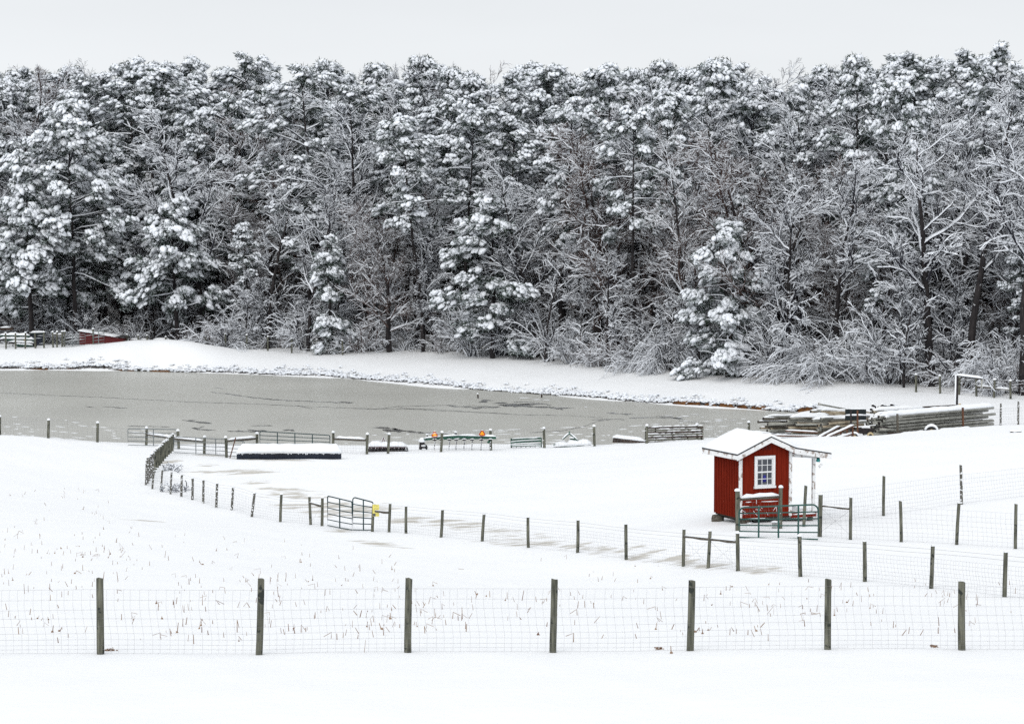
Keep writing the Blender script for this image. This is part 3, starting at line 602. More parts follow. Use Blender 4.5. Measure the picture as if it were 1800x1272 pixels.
    # edge shrubs and saplings
    for i in range(64):
        px = -60 + i * 30 + rnd.uniform(-12, 12); k = rnd.choice(['sA', 'sB', 'sC', 'sB', 'bS', 'sC'])
        dark = px < 340
        off = rnd.uniform(.5, 5.5) + (3 if dark else 0); d = FP / edge_s(px) + off; X = (px - 900) / FP * d
        h = {'sA': rnd.uniform(3, 5), 'sB': rnd.uniform(3.5, 6), 'sC': rnd.uniform(2, 3.6), 'bS': rnd.uniform(6, 10)}[k]
        tree(k, X, d, h, 'small bare tree with white twigs in the wood edge' if k[0] == 'b' else 'low tangle of snowy twigs along the wood edge', 'saplings along the wood edge' if k[0] == 'b' else 'shrubs along the wood edge')
    for i in range(110):
        px = rnd.uniform(-250, 2050); off = rnd.uniform(5, 44); d = FP / edge_s(px) + off; X = (px - 900) / FP * d; k = rnd.choice(['bS', 'bS', 'bF', 'sB'])
        tree(k, X, d, {'bS': rnd.uniform(7, 12), 'bF': rnd.uniform(9, 13), 'sB': rnd.uniform(4.5, 6.5)}[k], 'thin understory growth in the dark between the trunks', 'understory between the trunks')
    n = 0
    for layer, (d0, d1, cnt, rmin) in enumerate(((4, 14, 62, 3.1), (12, 26, 76, 3.3), (24, 42, 90, 3.5), (40, 62, 110, 3.1))):
        got = tries = 0
        while got < cnt and tries < 4000:
            tries += 1; px = rnd.uniform(-330, 2130); off = rnd.uniform(d0, d1); d = FP / edge_s(px) + off; X = (px - 900) / FP * d
            if not far_enough(X, d, rmin) or (layer == 0 and (1590 < px < 1750 or 735 < px < 930 or 1085 < px < 1160)): continue
            FILL.append((X, d)); got += 1
            s = FP / d; zb = gz(X, d)
            left = px < 1150
            if layer == 0: k = rnd.choice(['pC', 'pE', 'bA', 'bB', 'bD', 'bC', 'bF', 'bE'] if px > 350 else ['pE', 'pA', 'bA', 'pS', 'bD', 'bC']); yt = rnd.uniform(240, 420)
            elif layer == 1: k = rnd.choice((['pA', 'pB', 'pD', 'pE'] * 2 + ['bA', 'bE', 'bC']) if left else ['pA', 'pC', 'pE', 'bA', 'bC', 'bT', 'bE']); yt = rnd.uniform(160, 270)
            elif layer == 2: k = rnd.choice(['pA', 'pB', 'pC', 'pD'] * 2 + ['bE', 'bT', 'bA']); yt = rnd.uniform(125, 185)
            else: k = rnd.choice(['pA', 'pB', 'pC'] * 3 + ['bT', 'bE']); yt = rnd.triangular(90, 142, 116) + (14 if px < 200 else 0)
            H = CAMZ - (yt - 365) / s - zb
            H = min(max(H, 7), 33)
            if k[0] == 'p': lab = ('snowy pine in the front rows of the wood', 'snowy pine in the middle of the wood', 'snowy pine near the back of the wood', 'snowy pine at the back of the wood by the skyline')[layer]
            else: lab = ('bare frosted tree in the front rows of the wood', 'bare frosted tree in the middle of the wood', 'bare frosted tree near the back of the wood', 'bare frosted tree at the back of the wood by the skyline')[layer]
            if k in ('pS', 'pE') and H > 20: k = 'pA'
            tree(k, X, d, H, lab, ('pines' if k[0] == 'p' else 'bare trees') + (' in the front rows', ' in the middle rows', ' in the rows near the back', ' in the last rows')[layer], wide=min(1.25, 0.75 + 8 / H) * rnd.uniform(.85, 1.1))
forest()
def far_woods():
    """the mass of the wood behind the last tree one can tell apart"""
    rng = np.random.default_rng(77); parts = []; n = 800
    px = rng.uniform(-500, 2300, n); off = rng.uniform(63, 110, n); d = FP / np.interp(px, (-400, 600, 1200, 1800, 2200), (18.1, 18.9, 21.4, 24.2, 25.5)) + off; X = (px - 900) / FP * d
    z = terr(X, d); P = np.stack([X, d, z - .5], 1)
    tp, tr = grow(P, np.tile([[0, 0, 1.]], (n, 1)), CAMZ + (365 - 160) * d / FP - z + rng.uniform(-5, 0, n), rng.uniform(.12, .28, n), 8, rng, .04, .1, .2)
    parts.append(twig_quads(tp, tr, np.zeros(n), .05))
    p, dd, l, r, _ = spawn(tp, tr, 26, .04, 1, (.6, 1.4), rng, 1, np.full(n, 3.8), .3); p1, r1 = grow(p, dd, l, np.minimum(r, .06), 4, rng, .2, .0, .4)
    parts.append(twig_quads(p1, r1, (rng.random(len(p1)) < .6) * 1., .05))
    p, dd, l, r, _ = spawn(p1, r1, 7, .2, 1, (.4, 1.1), rng, .5, l, .6); p2, r2 = grow(p, dd, l, np.clip(r, .02, .04), 2, rng, .2, 0, .6)
    parts.append(twig_quads(p2, r2, (rng.random(len(p2)) < .5) * 1., .05))
    link('far_woods', pack('far_woods', parts, [M_TWIG, M_TSNOW]), kind='stuff', label='dark mass of snowy trees filling the gaps behind the wood')
far_woods()

# ------------------------------------------------------------------ fences
def post_mesh(a, b, r, seed, taper=.92, sunk=.35, bend=.012):
    rnd = random.Random(seed); a = Vector(a); b = Vector(b); d = (b - a).normalized(); n = 12; mb = MB(); K = 7; vs = []
    a2 = a - d * sunk; el = [1 + rnd.uniform(-.06, .06) for _ in range(n)]; bx, by = rnd.uniform(-bend, bend), rnd.uniform(-bend, bend)
    sd = d.cross(Vector((0, 1, 0))).normalized(); up = sd.cross(d)
    for i in range(K):
        f = i / (K - 1); p = a2.lerp(b, f) + Vector((bx, by, 0)) * math.sin(f * 3.14)
        for k in range(n):
            q = r * (1 - (1 - taper) * f) * el[k] * (1 + rnd.uniform(-.03, .03)); an = 6.283 * k / n
            dz = d * (rnd.uniform(-.008, .008) + math.cos(an) * .01 * bend / .012) if i == K - 1 else Vector((0, 0, 0))
            vs.append(p + sd * math.cos(an) * q + up * math.sin(an) * q + dz)
    mb.add(vs, [(i * n + k, i * n + (k + 1) % n, (i + 1) * n + (k + 1) % n, (i + 1) * n + k) for i in range(K - 1) for k in range(n)], 0, True)
    mb.add([vs[(K - 1) * n + k] for k in range(n)], [tuple(range(n))])
    return mb
_pid = [0]
def post(parent, base, top_py, lean_px=0, r=.065, cap=.0, m=None, name='post', **kw):
    """post standing at ground point base, its top reaching photograph row top_py"""
    _pid[0] += 1; s = scale_at(base); py0 = 636 - ((base - Vector((0, 0, CAMZ))).dot(Vector((0, math.sin(PITCH), math.cos(PITCH))))) * s
    h = (py0 - top_py) / s; top = base + Vector((lean_px / s, 0, h))
    o = post_mesh(base, top, r, _pid[0]).build(name, m or M_POST, parent, **kw)
    if cap:
        mb = MB(); mb.dome(top - Vector((0, 0, .01)), r * 1.12, r * 1.12, cap); mb.build('snow_cap', M_SNOW, o)
    return o, base, top
def wires(mb, A, B, hs, r, step, snowbits=None, ripple=.02, seed=0, vtop=None, vm=0):
    """woven wire between two posts: A=(base,top), B=(base,top); hs heights of the line wires in metres"""
    rnd = random.Random(seed); a0, b0 = A[0], B[0]; ua = (A[1] - A[0]).normalized(); ub = (B[1] - B[0]).normalized()
    off = Vector((0, -.07, 0)); L = (b0 - a0).length; n = max(2, int(L / 1.2))
    def pt(f, h):
        g = a0.lerp(b0, f); z = gz(g.x, g.y); g.z = .5 * g.z + .5 * z if 0 < f < 1 else g.z
        return g + ua.lerp(ub, f) * h + off
    for h in hs:
        path = [pt(i / n, h + (rnd.uniform(-ripple, ripple) if 0 < i < n else 0)) for i in range(n + 1)]
        mb.tube(path, r, 3, vm, cap=False)
        if snowbits:
            x = rnd.uniform(0, .5)
            while x < L:
                ln = rnd.uniform(.15, 1.1)
                if rnd.random() < snowbits[1]:
                    p = pt(min(x / L, 1), h + .012); q = pt(min((x + ln) / L, 1), h + .012); snowbits[0].tube([p, p.lerp(q, .5) + Vector((0, 0, -.004)), q], [.007, .018, .009], 5)
                x += ln + rnd.uniform(.05, .5)
    if step:
        m = int(L / step); top = vtop or max(hs); lo = min(hs)
        for i in range(1, m):
            f = i / m; ph = rnd.uniform(-.02, .02); K = 4
            mb.tube([pt(f, lo + (top - lo) * k / K) + Vector(((math.sin(k * 1.1 + 1) * .045 + ph), 0, 0)) for k in range(K + 1)], r * .85, 3, vm, cap=False)
            for h in hs:
                if h <= top: q = pt(f, h); mb.box(q, (r * 4, r * 4, r * 4.4), m=vm)
# --- nearest fence
fa = empty('wire_fence', ground(gp(900, 1146)), label='nearest fence of round posts and woven wire across the bottom of the field', cat='fence')
pa = []
for i, (xb, yb, xt, yt) in enumerate([(-106, 1151, -104, 1016), (177, 1149, 177, 1015), (455, 1150, 460, 1016), (717, 1146, 719, 1015), (972, 1146, 975, 1017), (1213, 1143, 1216, 1019), (1455, 1141, 1455, 1017), (1691, 1142, 1689, 1021), (1925, 1142, 1926, 1020)]):
    b = gp(xb, yb); o, b, t = post(fa, b, yt, xt - xb, .068); pa.append((b, t))
mb = MB()
for i in range(len(pa) - 1): wires(mb, pa[i], pa[i + 1], (.03, .10, .18, .28, .39, .52, .66, .82, 1.0, 1.19), .0017, .15, seed=i, ripple=.008)
mb.build('woven_wire', M_WIRE, fa)
# --- middle fence: from the close posts at the bend past the small gate to the right edge
fb = empty('wire_fence', ground(gp(713, 938)), label='long middle fence curving from the close posts on the left down to the right edge', cat='fence')
R2 = [(256, 852, 258, 808), (268, 859, 271, 827), (283, 863, 286, 825), (300, 868, 302, 829), (319, 873, 320, 834), (338, 878, 339, 840), (357, 884, 358, 843), (380, 892, 382, 849), (407, 896, 410, 856), (443, 908, 448, 866),
      (493, 917, 495, 868), (546, 922, 544, 872), (566, 924, 567, 874)]
R3 = [(655, 934, 657, 885), (684, 935, 686, 884), (714, 937, 714, 889), (775, 944, 778, 895), (848, 951, 851, 903), (929, 962, 928, 908), (1015, 971, 1016, 913), (1101, 983, 1100, 920), (1201, 995, 1202, 929), (1245, 998, 1248, 932), (1297, 1003, 1296, 936),
      (1407, 1013, 1405, 941), (1520, 1022, 1519, 950), (1637, 1034, 1639, 958), (1766, 1049, 1767, 969), (1905, 1066, 1907, 984)]
B1 = []; B2 = []
for L_, O_ in ((R2, B1), (R3, B2)):
    for xb, yb, xt, yt in L_:
        cap = .07 if xb in (380, 443, 546, 566, 493, 1245, 1297, 1407, 338) else .025
        o, b, t = post(fb, gp(xb, yb), yt, xt - xb, .062 if xb > 300 else .055, cap, M_POSTS if xb < 450 else M_POST); O_.append((b, t))
# the close-set posts running away from the bend towards the pond
gb = gp(256, 852); s0 = scale_at(gb); K = 15; cl = []
for i in range(K):
    f = (i + .6) / K; px = 257 + 47 * f ** 1.05; s = s0 + (29.6 - s0) * f; pb = at(px, 820, s); pb.z = gz(pb.x, pb.y)
    o, b, t = post(fb, pb, 805 - 43 * f + random.uniform(-1, 1), 1.5, .085, .07, M_POSTS if i < 4 else M_POST); cl.append((b, t))
HB = (.05, .15, .26, .38, .50, .62, .74, .86)
mb = MB(); m2 = MB(); sb = MB()
for P_ in (B1, B2):
    if P_ is B2: m2.build('barbed_wire', M_WIRE2, fb); m2 = MB()
    for i in range(len(P_) - 1):
        wires(mb, P_[i], P_[i + 1], HB, .0020, .15, seed=50 + i, ripple=.012)
        wires(m2, P_[i], P_[i + 1], (1.0, 1.12), .0035, 0, seed=90 + i, ripple=.01, snowbits=(sb, .5) if P_ is B1 and i < 6 else None)
m2.build('barbed_wire', M_WIRE2, fb); m2 = MB()
P_ = [B1[0]] + cl
for i in range(len(P_) - 1): wires(m2, P_[i], P_[i + 1], (.9, 1.0, 1.1), .006, 0, seed=120 + i, snowbits=(sb, .6))
mb.build('woven_wire', M_WIRE, fb); m2.build('barbed_wire', M_WIRE2, fb); sb.build('wire_snow', M_SNOW, fb, label='snow clinging to the top wires', kind='stuff')
def rail(parent, A, B, fa_, fb_, r=.055, snow=.07, name='rail', m=None):
    p = A[0].lerp(A[1], fa_); q = B[0].lerp(B[1], fb_); mb = MB(); d = q - p
    mb.tube([p, p + d * .33 + Vector((0, 0, .01)), p + d * .66 - Vector((0, 0, .012)), q], [r, r * .9, r, r * .92], 9, wob=.06); o = mb.build(name, m or M_RAIL, parent)
    if snow: mb = MB(); mb.snow(p + d * .06 + Vector((0, 0, r * .8)), q - d * .06 + Vector((0, 0, r * .8)), r * 1.9, snow); mb.build('rail_snow', M_SNOW, o)
    return o
rail(fb, B1[11], B1[12], .78, .70); rail(fb, B2[0], B2[1], .74, .68, snow=.025); rail(fb, B2[8], B2[9], .80, .77, .045, .05); rail(fb, B2[9], B2[10], .77, .76, .045, .05)
# brace wires beside the railed posts
for A_, B_ in ((B2[8], B2[9]), (B2[9], B2[8]), (B2[9], B2[10]), (B2[10], B2[9]), (B1[11], B1[12])): mb = MB(); mb.tube([A_[0].lerp(A_[1], .08), B_[0].lerp(B_[1], .75)], .003, 3, cap=False); mb.build('brace_wire', M_WIRE, fb)
# --- tubular gates
def gate(name, label, A, B, hA, hB, rails=6, ups=(0, .5, 1), r=.024, m=M_GREEN, bottom=.06, lean=0, snow=False, group=None, gaps=None, round_r=.10):
    """A,B ground points under the two ends; hA,hB heights of the top rail"""
    A = Vector(A); B = Vector(B); e_ = empty(name, (A + B) / 2, label=label, cat='gate', group=group); up = Vector((0, 0, 1)); d = B - A; L = d.length; dn = d / L
    TA = A + up * hA; TB = B + up * hB; BA = A + up * bottom; BB = B + up * bottom; mb = MB(); path = [BA]
    q = min(round_r, hA * .3)
    for k in range(5): a = k / 4 * math.pi / 2; path.append(TA + dn * (q - q * math.cos(a)) - up * (q - q * math.sin(a)))
    for k in range(5): a = math.pi / 2 * (1 - k / 4); path.append(TB - dn * (q - q * math.cos(a)) - up * (q - q * math.sin(a)))
    path.append(BB); mb.tube(path, r, 8); mb.build('outer_frame', m, e_)
    fr = gaps or [i / (rails - 1) for i in range(rails - 1)]
    for f in fr:
        mb = MB(); p = BA.lerp(TA, f); w = BB.lerp(TB, f); mb.tube([p, p.lerp(w, .5) - up * .006, w], r * .78, 7); ob = mb.build('cross_bar', m, e_)
        if snow and f > .3: mb = MB(); mb.snow(p.lerp(w, .05) + up * r * .7, p.lerp(w, .95) + up * r * .7, r * 2, .02); mb.build('bar_snow', M_SNOW, ob)
    for u in ups:
        if u in (0, 1): continue
        mb = MB(); p = BA.lerp(BB, u) - up * .03; w = TA.lerp(TB, u); mb.box((p + w) / 2, (r * 1.9, r * 1.9, (w - p).length)); mb.build('upright', m, e_)
    return e_
a = gp(576, 925); b = gp(619, 933); c = gp(656, 933)
sA = scale_at(a); gate('tube_gate', 'left leaf of the small dark tube gate, nearer the railed posts', a, b, (925 - 871) / sA, (932 - 880) / scale_at(b), 6, (.5,), .027, M_DKGATE, .05)
gate('tube_gate', 'right leaf of the small dark tube gate, beside the yellow sign', b + Vector((.03, .03, 0)), c, (932 - 873) / scale_at(b), (933 - 881) / scale_at(c), 6, (.52,), .027, M_DKGATE, .05)
# --- yellow sign on the gate post
def text_mesh(t, size):
    cu_ = bpy.data.curves.new('lettering', 'FONT'); cu_.body = t; cu_.size = size; cu_.extrude = .001; cu_.align_x = 'CENTER'; cu_.align_y = 'CENTER'; cu_.offset = size * .012
    o = bpy.data.objects.new('lettering', cu_); C.objects.link(o); bpy.context.view_layer.update(); me = bpy.data.meshes.new_from_object(o)
    bpy.data.objects.remove(o); return me
sp = B2[0][1]; sgn_s = scale_at(B2[0][0]); sc_ = at(661, 896, sgn_s); sc_.y = sp.y - .085
sg = empty('exit_sign', sc_, label='faded yellow sheet sign lettered EXIT, fixed to the post by the small gate', cat='sign')
mb = MB(); w_, h_ = 11.5 / sgn_s, 21 / sgn_s; mb.box(sc_, (w_, .006, h_)); mb.build('sheet', M_YEL, sg)
me = text_mesh('EXIT', .135); me.materials.append(M_YEL2); o = link('lettering', me, sg); o.location = (0, -.006, .0); o.rotation_euler = (math.pi / 2, 0, 0); o.scale = (.72, 1.1, 1)
mb = MB()
for x in (-.07, -.045, .02, .05, .08): mb.box(sc_ + Vector((x, -.005, h_ * .36)), (.017, .002, .03))
mb.build('small_print', M_YEL2, sg)
mb = MB(); mb.box(sc_ + Vector((-w_ * .27, -.02, -h_ * .36)), (.10, .04, .10)); mb.build('grey_plate', M_GREY, sg)
# --- fence along the pond
fc = empty('pond_fence', ground(gp(682, 797)), label='fence with round snow caps along the near shore of the pond', cat='fence')
RC = [(-85, 764, -84, 728), (0, 768, 0, 732), (85, 770, 86, 738), (171, 777, 172, 743), (257, 782, 258, 752), (314, 789, 313, 757), (359, 798, 360, 768), (398, 804, 397, 769), (453, 802, 452, 762), (586, 796, 586, 760), (645, 798, 646, 763), (682, 797, 684, 763),
      (775, 794, 777, 760), (863, 791, 862, 756), (957, 787, 956, 753), (1045, 784, 1044, 749), (1137, 779, 1137, 748), (1226, 774, 1225, 746), (1317, 768, 1316, 742)]
PC = {}
for xb, yb, xt, yt in RC:
    s = float(np.interp(xb, (0, 171, 257, 314, 398, 500, 682, 863, 1045, 1137, 1226, 1317), (27.9, 28.5, 28.8, 29.2, 30.4, 30.0, 29.5, 29, 28.6, 28.6, 28.3, 27.9)))
    p = gp(xb, yb) if xb < 1200 else at(xb, yb, s)
    if abs(scale_at(p) - s) > 1.2: p = at(xb, yb, s)
    p.z = gz(p.x, p.y)
    o, b, t = post(fc, p, yt, xt - xb, .085, .13); PC[xb] = (b, t)
def span(keys, hs, step, snow, mb, sb, r=.0028):
    for i in range(len(keys) - 1): wires(mb, PC[keys[i]], PC[keys[i + 1]], hs, r, step, (sb, snow), seed=200 + keys[i], ripple=.015)
mb = MB(); sb = MB()
HC = (.08, .2, .33, .47, .62, .78, .95, 1.12, 1.22)
span([-85, 0, 85, 171], HC, .3, .33, mb, sb, .0035); span([171, 257], HC[:7], .3, .3, mb, sb, .0035); span([645, 682, 775, 863, 957, 1045, 1137, 1226, 1317], HC, .2, .38, mb, sb, .0035); span([586, 645], HC[:7], .2, .1, mb, sb, .0035)
span([359, 398], HC[:8], .2, .05, mb, sb, .004)
mb.build('woven_wire', M_WIRE, fc); sb.build('wire_snow', M_SNOW, fc, label='dashes of snow lying on the wires', kind='stuff')
rail(fc, PC[257], PC[314], .62, .55, .06, .14); rail(fc, cl[-1], PC[359], .74, .72, .07, .12); rail(fc, PC[398], PC[453], .83, .80, .07, .12); rail(fc, PC[586], PC[645], .70, .70, .07, .12)
mb = MB(); p = gp(404, 805); mb.bar(p, p + Vector((.35, 0, 1.2)), .07, .06); mb.build('brace', M_RUST, fc)
def G(px, py, s=None):
    p = gp(px, py) if s is None else at(px, py, s); p.z = gz(p.x, p.y); return p
a = G(225, 784); b = G(311, 788, 28.9); sA = scale_at(a)
gate('tube_gate', 'grey tube gate standing open at the left end of the railed corner', a, b, 31 / sA, 31 / scale_at(b), 5, (.52,), .026, M_GREYGATE, .08)
a = G(306, 796, 30); b = G(398, 803, 30.2)
gate('tube_gate', 'grey tube gate between the snowy rail and the corner post', a, b + Vector((.0, -.06, 0)), 1.0, 1.0, 5, (.42, .8), .024, M_GREYGATE, .08)
a = G(400, 803, 30.3); b = G(430, 802, 30.3)
gate('tube_gate', 'short grey tube gate tucked under the second snowy rail', a, b, .95, .95, 5, (.9,), .022, M_GREYGATE, .08)
a = G(457, 797, 29.6); b = G(580, 797, 29.6); s = 29.6
gate('tube_gate', 'wide green tube gate standing behind the snow covered trough', a, b, 1.28, 1.13, 6, (.25, .5, .75), .028, M_DKGATE, .1)
# --- dark ribbed trough with a thick cushion of snow
a = G(417, 803, 30.6); b = G(599, 801, 30.6)
tr = empty('feed_trough', (a + b) / 2, label='long dark blue ribbed trough under a thick cushion of snow', cat='trough')
mb = MB(); d = (b - a); L = d.length; dn = d / L; nrib = 62; H_ = .50; Wd = .55; side = Vector((-dn.y, dn.x, 0)); up = Vector((0, 0, 1))
mb.box((a + b) / 2 + up * H_ / 2 + side * Wd / 2, (L, Wd, H_), Matrix.Rotation(math.atan2(dn.y, dn.x), 3, 'Z'))
for i in range(nrib + 1):
    p = a + dn * L * i / nrib; mb.tube([p + up * -.1 - side * .01, p + up * (H_ - .02) - side * .01], .034, 6)
mb.build('ribbed_body', M_NAVY, tr)
mb = MB(); mb.snow(a + up * (H_ - .14) + side * .22 - dn * .03, b + up * (H_ - .14) + side * .22 + dn * .03, .72, .52, step=.3, lump=.045)
rnd = random.Random(3)
for i in range(70):
    p = a + dn * (L * (i + .5) / 70) - side * .07 + up * (H_ - .12 + rnd.uniform(-.05, .05)); mb.blob(p, .045, .05, rnd.uniform(.03, .09))
mb.build('snow_cushion', M_SNOW, tr)
# --- farm implements along the pond fence
def snowbar(mb, ms, a, b, w, h, t=.06, m=0):
    mb.bar(a, b, w, h, m); u = Vector((0, 0, h / 2)); ms.snow(Vector(a) + u, Vector(b) + u, w * 1.15, t, step=.15)
def smv(parent, c, sz):
    e_ = empty('warning_triangle', c, label=None); mb = MB()
    def poly(q, cut, y, m):
        R_ = sz * q; P = []
        for k in range(3):
            an = math.pi / 2 + k * 2.0944; v = Vector((math.cos(an), 0, math.sin(an))); t = Vector((-v.z, 0, v.x)); P += [c + v * R_ * cut - t * R_ * (1 - cut) * 1.5, c + v * R_ * cut + t * R_ * (1 - cut) * 1.5]
        n = len(P); vs = [p + Vector((0, y, 0)) for p in P] + [p + Vector((0, y + .006, 0)) for p in P]
        mb.add(vs, [tuple(range(n)), tuple(range(n, 2 * n))[::-1]] + [(i, i + n, (i + 1) % n + n, (i + 1) % n) for i in range(n)], m)
    poly(1, .84, 0, 0); poly(.66, .9, -.004, 1); bpy.data.objects.remove(e_)
    o = mb.build('warning_triangle', [M_SMVRED, M_ORANGE], parent)
    mb = MB(); mb.snow(c + Vector((-sz * .22, .02, sz * .8)), c + Vector((sz * .22, .02, sz * .8)), .05, .04); mb.build('snow_cap', M_SNOW, o)
# disc harrow
s = 29.25; base = G(682, 792, s); dh = empty('disc_harrow', base, label='low maroon disc harrow under snow between the railed post and the next post', cat='harrow')
def IP(px, py, dy=0): p = at(px, py, s); p.y += dy; return p
mb = MB(); ms = MB()
mb.bar(IP(648, 785), IP(714, 785), .12, .12); mb.bar(IP(648, 785, 1.1), IP(712, 785, 1.1), .1, .1); mb.bar(IP(655, 785), IP(655, 785, 1.1), .1, .1); mb.bar(IP(700, 785), IP(700, 785, 1.1), .1, .1)
mb.build('frame', M_MAROON, dh)
mb = MB(); mb.bar(IP(669, 783, .6), IP(673, 770, .6), .05, .05); mb.bar(IP(678, 783, .6), IP(673, 769, .6), .05, .05); mb.bar(IP(669, 779, .6), IP(676, 779, .6), .04, .06); mb.build('hitch_mast', M_MAROON, dh)
ms.snow(IP(647, 784, .2), IP(714, 784, .2), 1.0, .26, lump=.25); ms.snow(IP(668, 781, .58), IP(673, 769, .58), .06, .06); ms.snow(IP(673, 769, .58), IP(679, 782, .58), .06, .06); ms.build('snow_cover', M_SNOW, dh)
rnd = random.Random(8)
for row in (0, .9):
    for i in range(17):
        px = 649 + i * 4.1 + rnd.uniform(-.6, .6); mb = MB(); c = IP(px, 793 + rnd.uniform(-.5, .8), row); mb.wheel(c, (1, .35, 0), .21, .03, n=12); mb.build('disc', M_BLK, dh)
mb = MB()
for row in (0, .9): mb.bar(IP(648, 793, row), IP(716, 793, row), .05, .05)
mb.build('axle', M_BLK, dh)
# green toolbar with tines
s = 29.0; base = G(805, 792, s); cv_ = empty('cultivator', base, label='long green toolbar with hanging tines and two orange warning triangles behind the fence', cat='cultivator')
def IP(px, py, dy=0): p = at(px, py, s); p.y += dy; return p
mb = MB(); ms = MB(); pts = [(745, 772), (775, 769), (805, 767), (840, 768), (872, 769)]
for a_, b_ in zip(pts, pts[1:]): mb.bar(IP(*a_), IP(*b_), .13, .15); ms.snow(IP(a_[0], a_[1] - 2), IP(b_[0], b_[1] - 2), .17, .10, lump=.25)
mb.bar(IP(748, 774, .8), IP(870, 772, .8), .08, .08); mb.build('toolbar', M_IMPL, cv_); ms.build('snow_cover', M_SNOW, cv_)
for px in (764, 776, 790, 802, 816, 830, 846, 862):
    mb = MB(); mb.tube([IP(px, 771), IP(px + .4, 778), IP(px - .6, 786), IP(px - .4, 791)], [.045, .035, .03, .025], 6); mb.box(IP(px, 772.5), (.22, .2, .07)); t_ = mb.build('tine', M_BLK, cv_)
    mb = MB()
    for k in range(5): mb.blob(IP(px + rnd.uniform(-.3, .3), 775 + k * 3.2 + rnd.uniform(-1, 1), -.03), .035, .03, .03)
    mb.snow(IP(px - 4, 771.5, -.05), IP(px + 4, 771.5, -.05), .1, .05); mb.build('tine_snow', M_SNOW, t_, kind='stuff')
for k in range(4):
    mb = MB(); mb.tube([IP(739 + k * 2.2, 774 + k), IP(738 + k * 1.8, 785), IP(743 + k * 2, 792 + k * .4)], .05, 6); mb.build('folded_tine', M_BLK, cv_)
mb = MB(); mb.wheel(IP(744, 787, .15), (.15, 1, 0), .26, .16, n=16); wh = mb.build('gauge_wheel', M_TYRE, cv_); mb = MB(); mb.wheel(IP(744, 787, .05), (.15, 1, 0), .1, .1, n=12); mb.build('hub', M_GREY, wh)
mb = MB(); mb.dome(IP(742, 777, .1), .2, .2, .28); mb.blob(IP(744, 783, -.02), .16, .05, .05); mb.blob(IP(745, 789, -.05), .14, .05, .04); mb.build('hopper_snow', M_SNOW, cv_)
mb = MB(); mb.bar(IP(751, 773), IP(751, 764), .06, .06); mb.dome(IP(751, 764), .07, .07, .08, m=1); mb.build('left_mast', [M_BLK, M_SNOW], cv_).name = 'mast'
mb = MB(); mb.bar(IP(801, 768), IP(801, 760), .14, .05); mb.dome(IP(801, 760), .09, .06, .07, m=1); mb.build('mast', [M_GREY, M_SNOW], cv_)
mb = MB(); mb.bar(IP(857, 778), IP(864, 772), .12, .12); mb.build('bracket', M_IMPL, cv_)
for px, py in ((764, 763), (847.5, 761)):
    mb = MB(); mb.bar(IP(px, 772, -.1), IP(px, 764, -.1), .04, .04); mb.build('triangle_bracket', M_BLK, cv_); smv(cv_, IP(px, py + .2, -.16), .235)
# green slatted bench-like drill box
s = 28.5; base = G(925, 787, s)
bn = empty('seed_rack', base, label='dark green slatted rack standing low behind the wire left of a capped post', cat='rack')
def IP(px, py, dy=0): p = at(px, py, s); p.y += dy; return p
for k, (y0, y1, dy) in enumerate(((773, 770, .10), (777.5, 774.5, .05), (781.8, 779.5, 0), (784, 782.5, -.04))):
    mb = MB(); mb.bar(IP(898, y0, dy), IP(952, y1, dy), .05, .105 if k < 2 else .05); o = mb.build('slat', M_IMPL, bn); mb = MB(); mb.snow(IP(898, y0 - 1.6, dy), IP(952, y1 - 1.6, dy), .05, .04); mb.build('slat_snow', M_SNOW, o)
for px in (898.5, 951.5): mb = MB(); mb.bar(IP(px, 787, .08), IP(px, 770, .08), .07, .07); mb.build('end_post', M_IMPL, bn)
for k in range(7): mb = MB(); mb.tube([IP(900 + k * 8.2, 785), IP(899 + k * 8.2, 787), IP(901.5 + k * 8.2, 788.5)], .035, 6); mb.build('foot', M_BLK, bn)
# snow covered mower with A-frame
base = G(1005, 785, s); mw = empty('mower', base, label='low green mower deck buried in snow with an A shaped hitch and a yellow hub', cat='mower')
mb = MB(); mb.bar(IP(984, 784.5), IP(1039, 782, .0), .5, .10); mb.build('deck', M_IMPL, mw)
mb = MB(); mb.snow(IP(973, 784, .25), IP(1000, 783, .25), 1.1, .28); mb.snow(IP(995, 782.5, .25), IP(1040, 781, .25), 1.1, .30); mb.build('snow_cover', M_SNOW, mw)
mb = MB(); mb.bar(IP(988, 773, .1), IP(1001, 762, .2), .07, .07); mb.bar(IP(1001, 762, .2), IP(1016, 775, .1), .07, .07); mb.bar(IP(1001, 764, .2), IP(1001, 758.5, .2), .09, .06); mb.bar(IP(1016, 775, .1), IP(1014, 781, .1), .07, .07); mb.build('hitch_frame', M_IMPL, mw)
mb = MB(); mb.snow(IP(988, 772, .1), IP(1000.5, 761.5, .2), .09, .09); mb.snow(IP(1001.5, 761.5, .2), IP(1016, 773.5, .1), .09, .09); mb.build('frame_snow', M_SNOW, mw)
mb = MB(); mb.tube([IP(1002, 772, .25), IP(1011, 772, .25)], [.13, .12], 10); mb.build('gearbox', M_IMPL, mw); mb = MB(); mb.dome(IP(1006.5, 770.5, .25), .2, .16, .12); mb.build('gearbox_snow', M_SNOW, mw)
mb = MB(); mb.wheel(IP(1020, 782.5, -.1), (0, 1, 0), .17, .14, n=16); w2 = mb.build('wheel', M_TYRE, mw); mb = MB(); mb.wheel(IP(1020, 782.8, -.2), (0, 1, 0), .1, .03, n=12); mb.build('hub', M_YHUB, w2)
mb = MB(); mb.tube([IP(973, 781.5, -.1), IP(977, 781.5, -.1)], [.07, .05], 8); mb.build('end_knob', M_IMPL, mw)
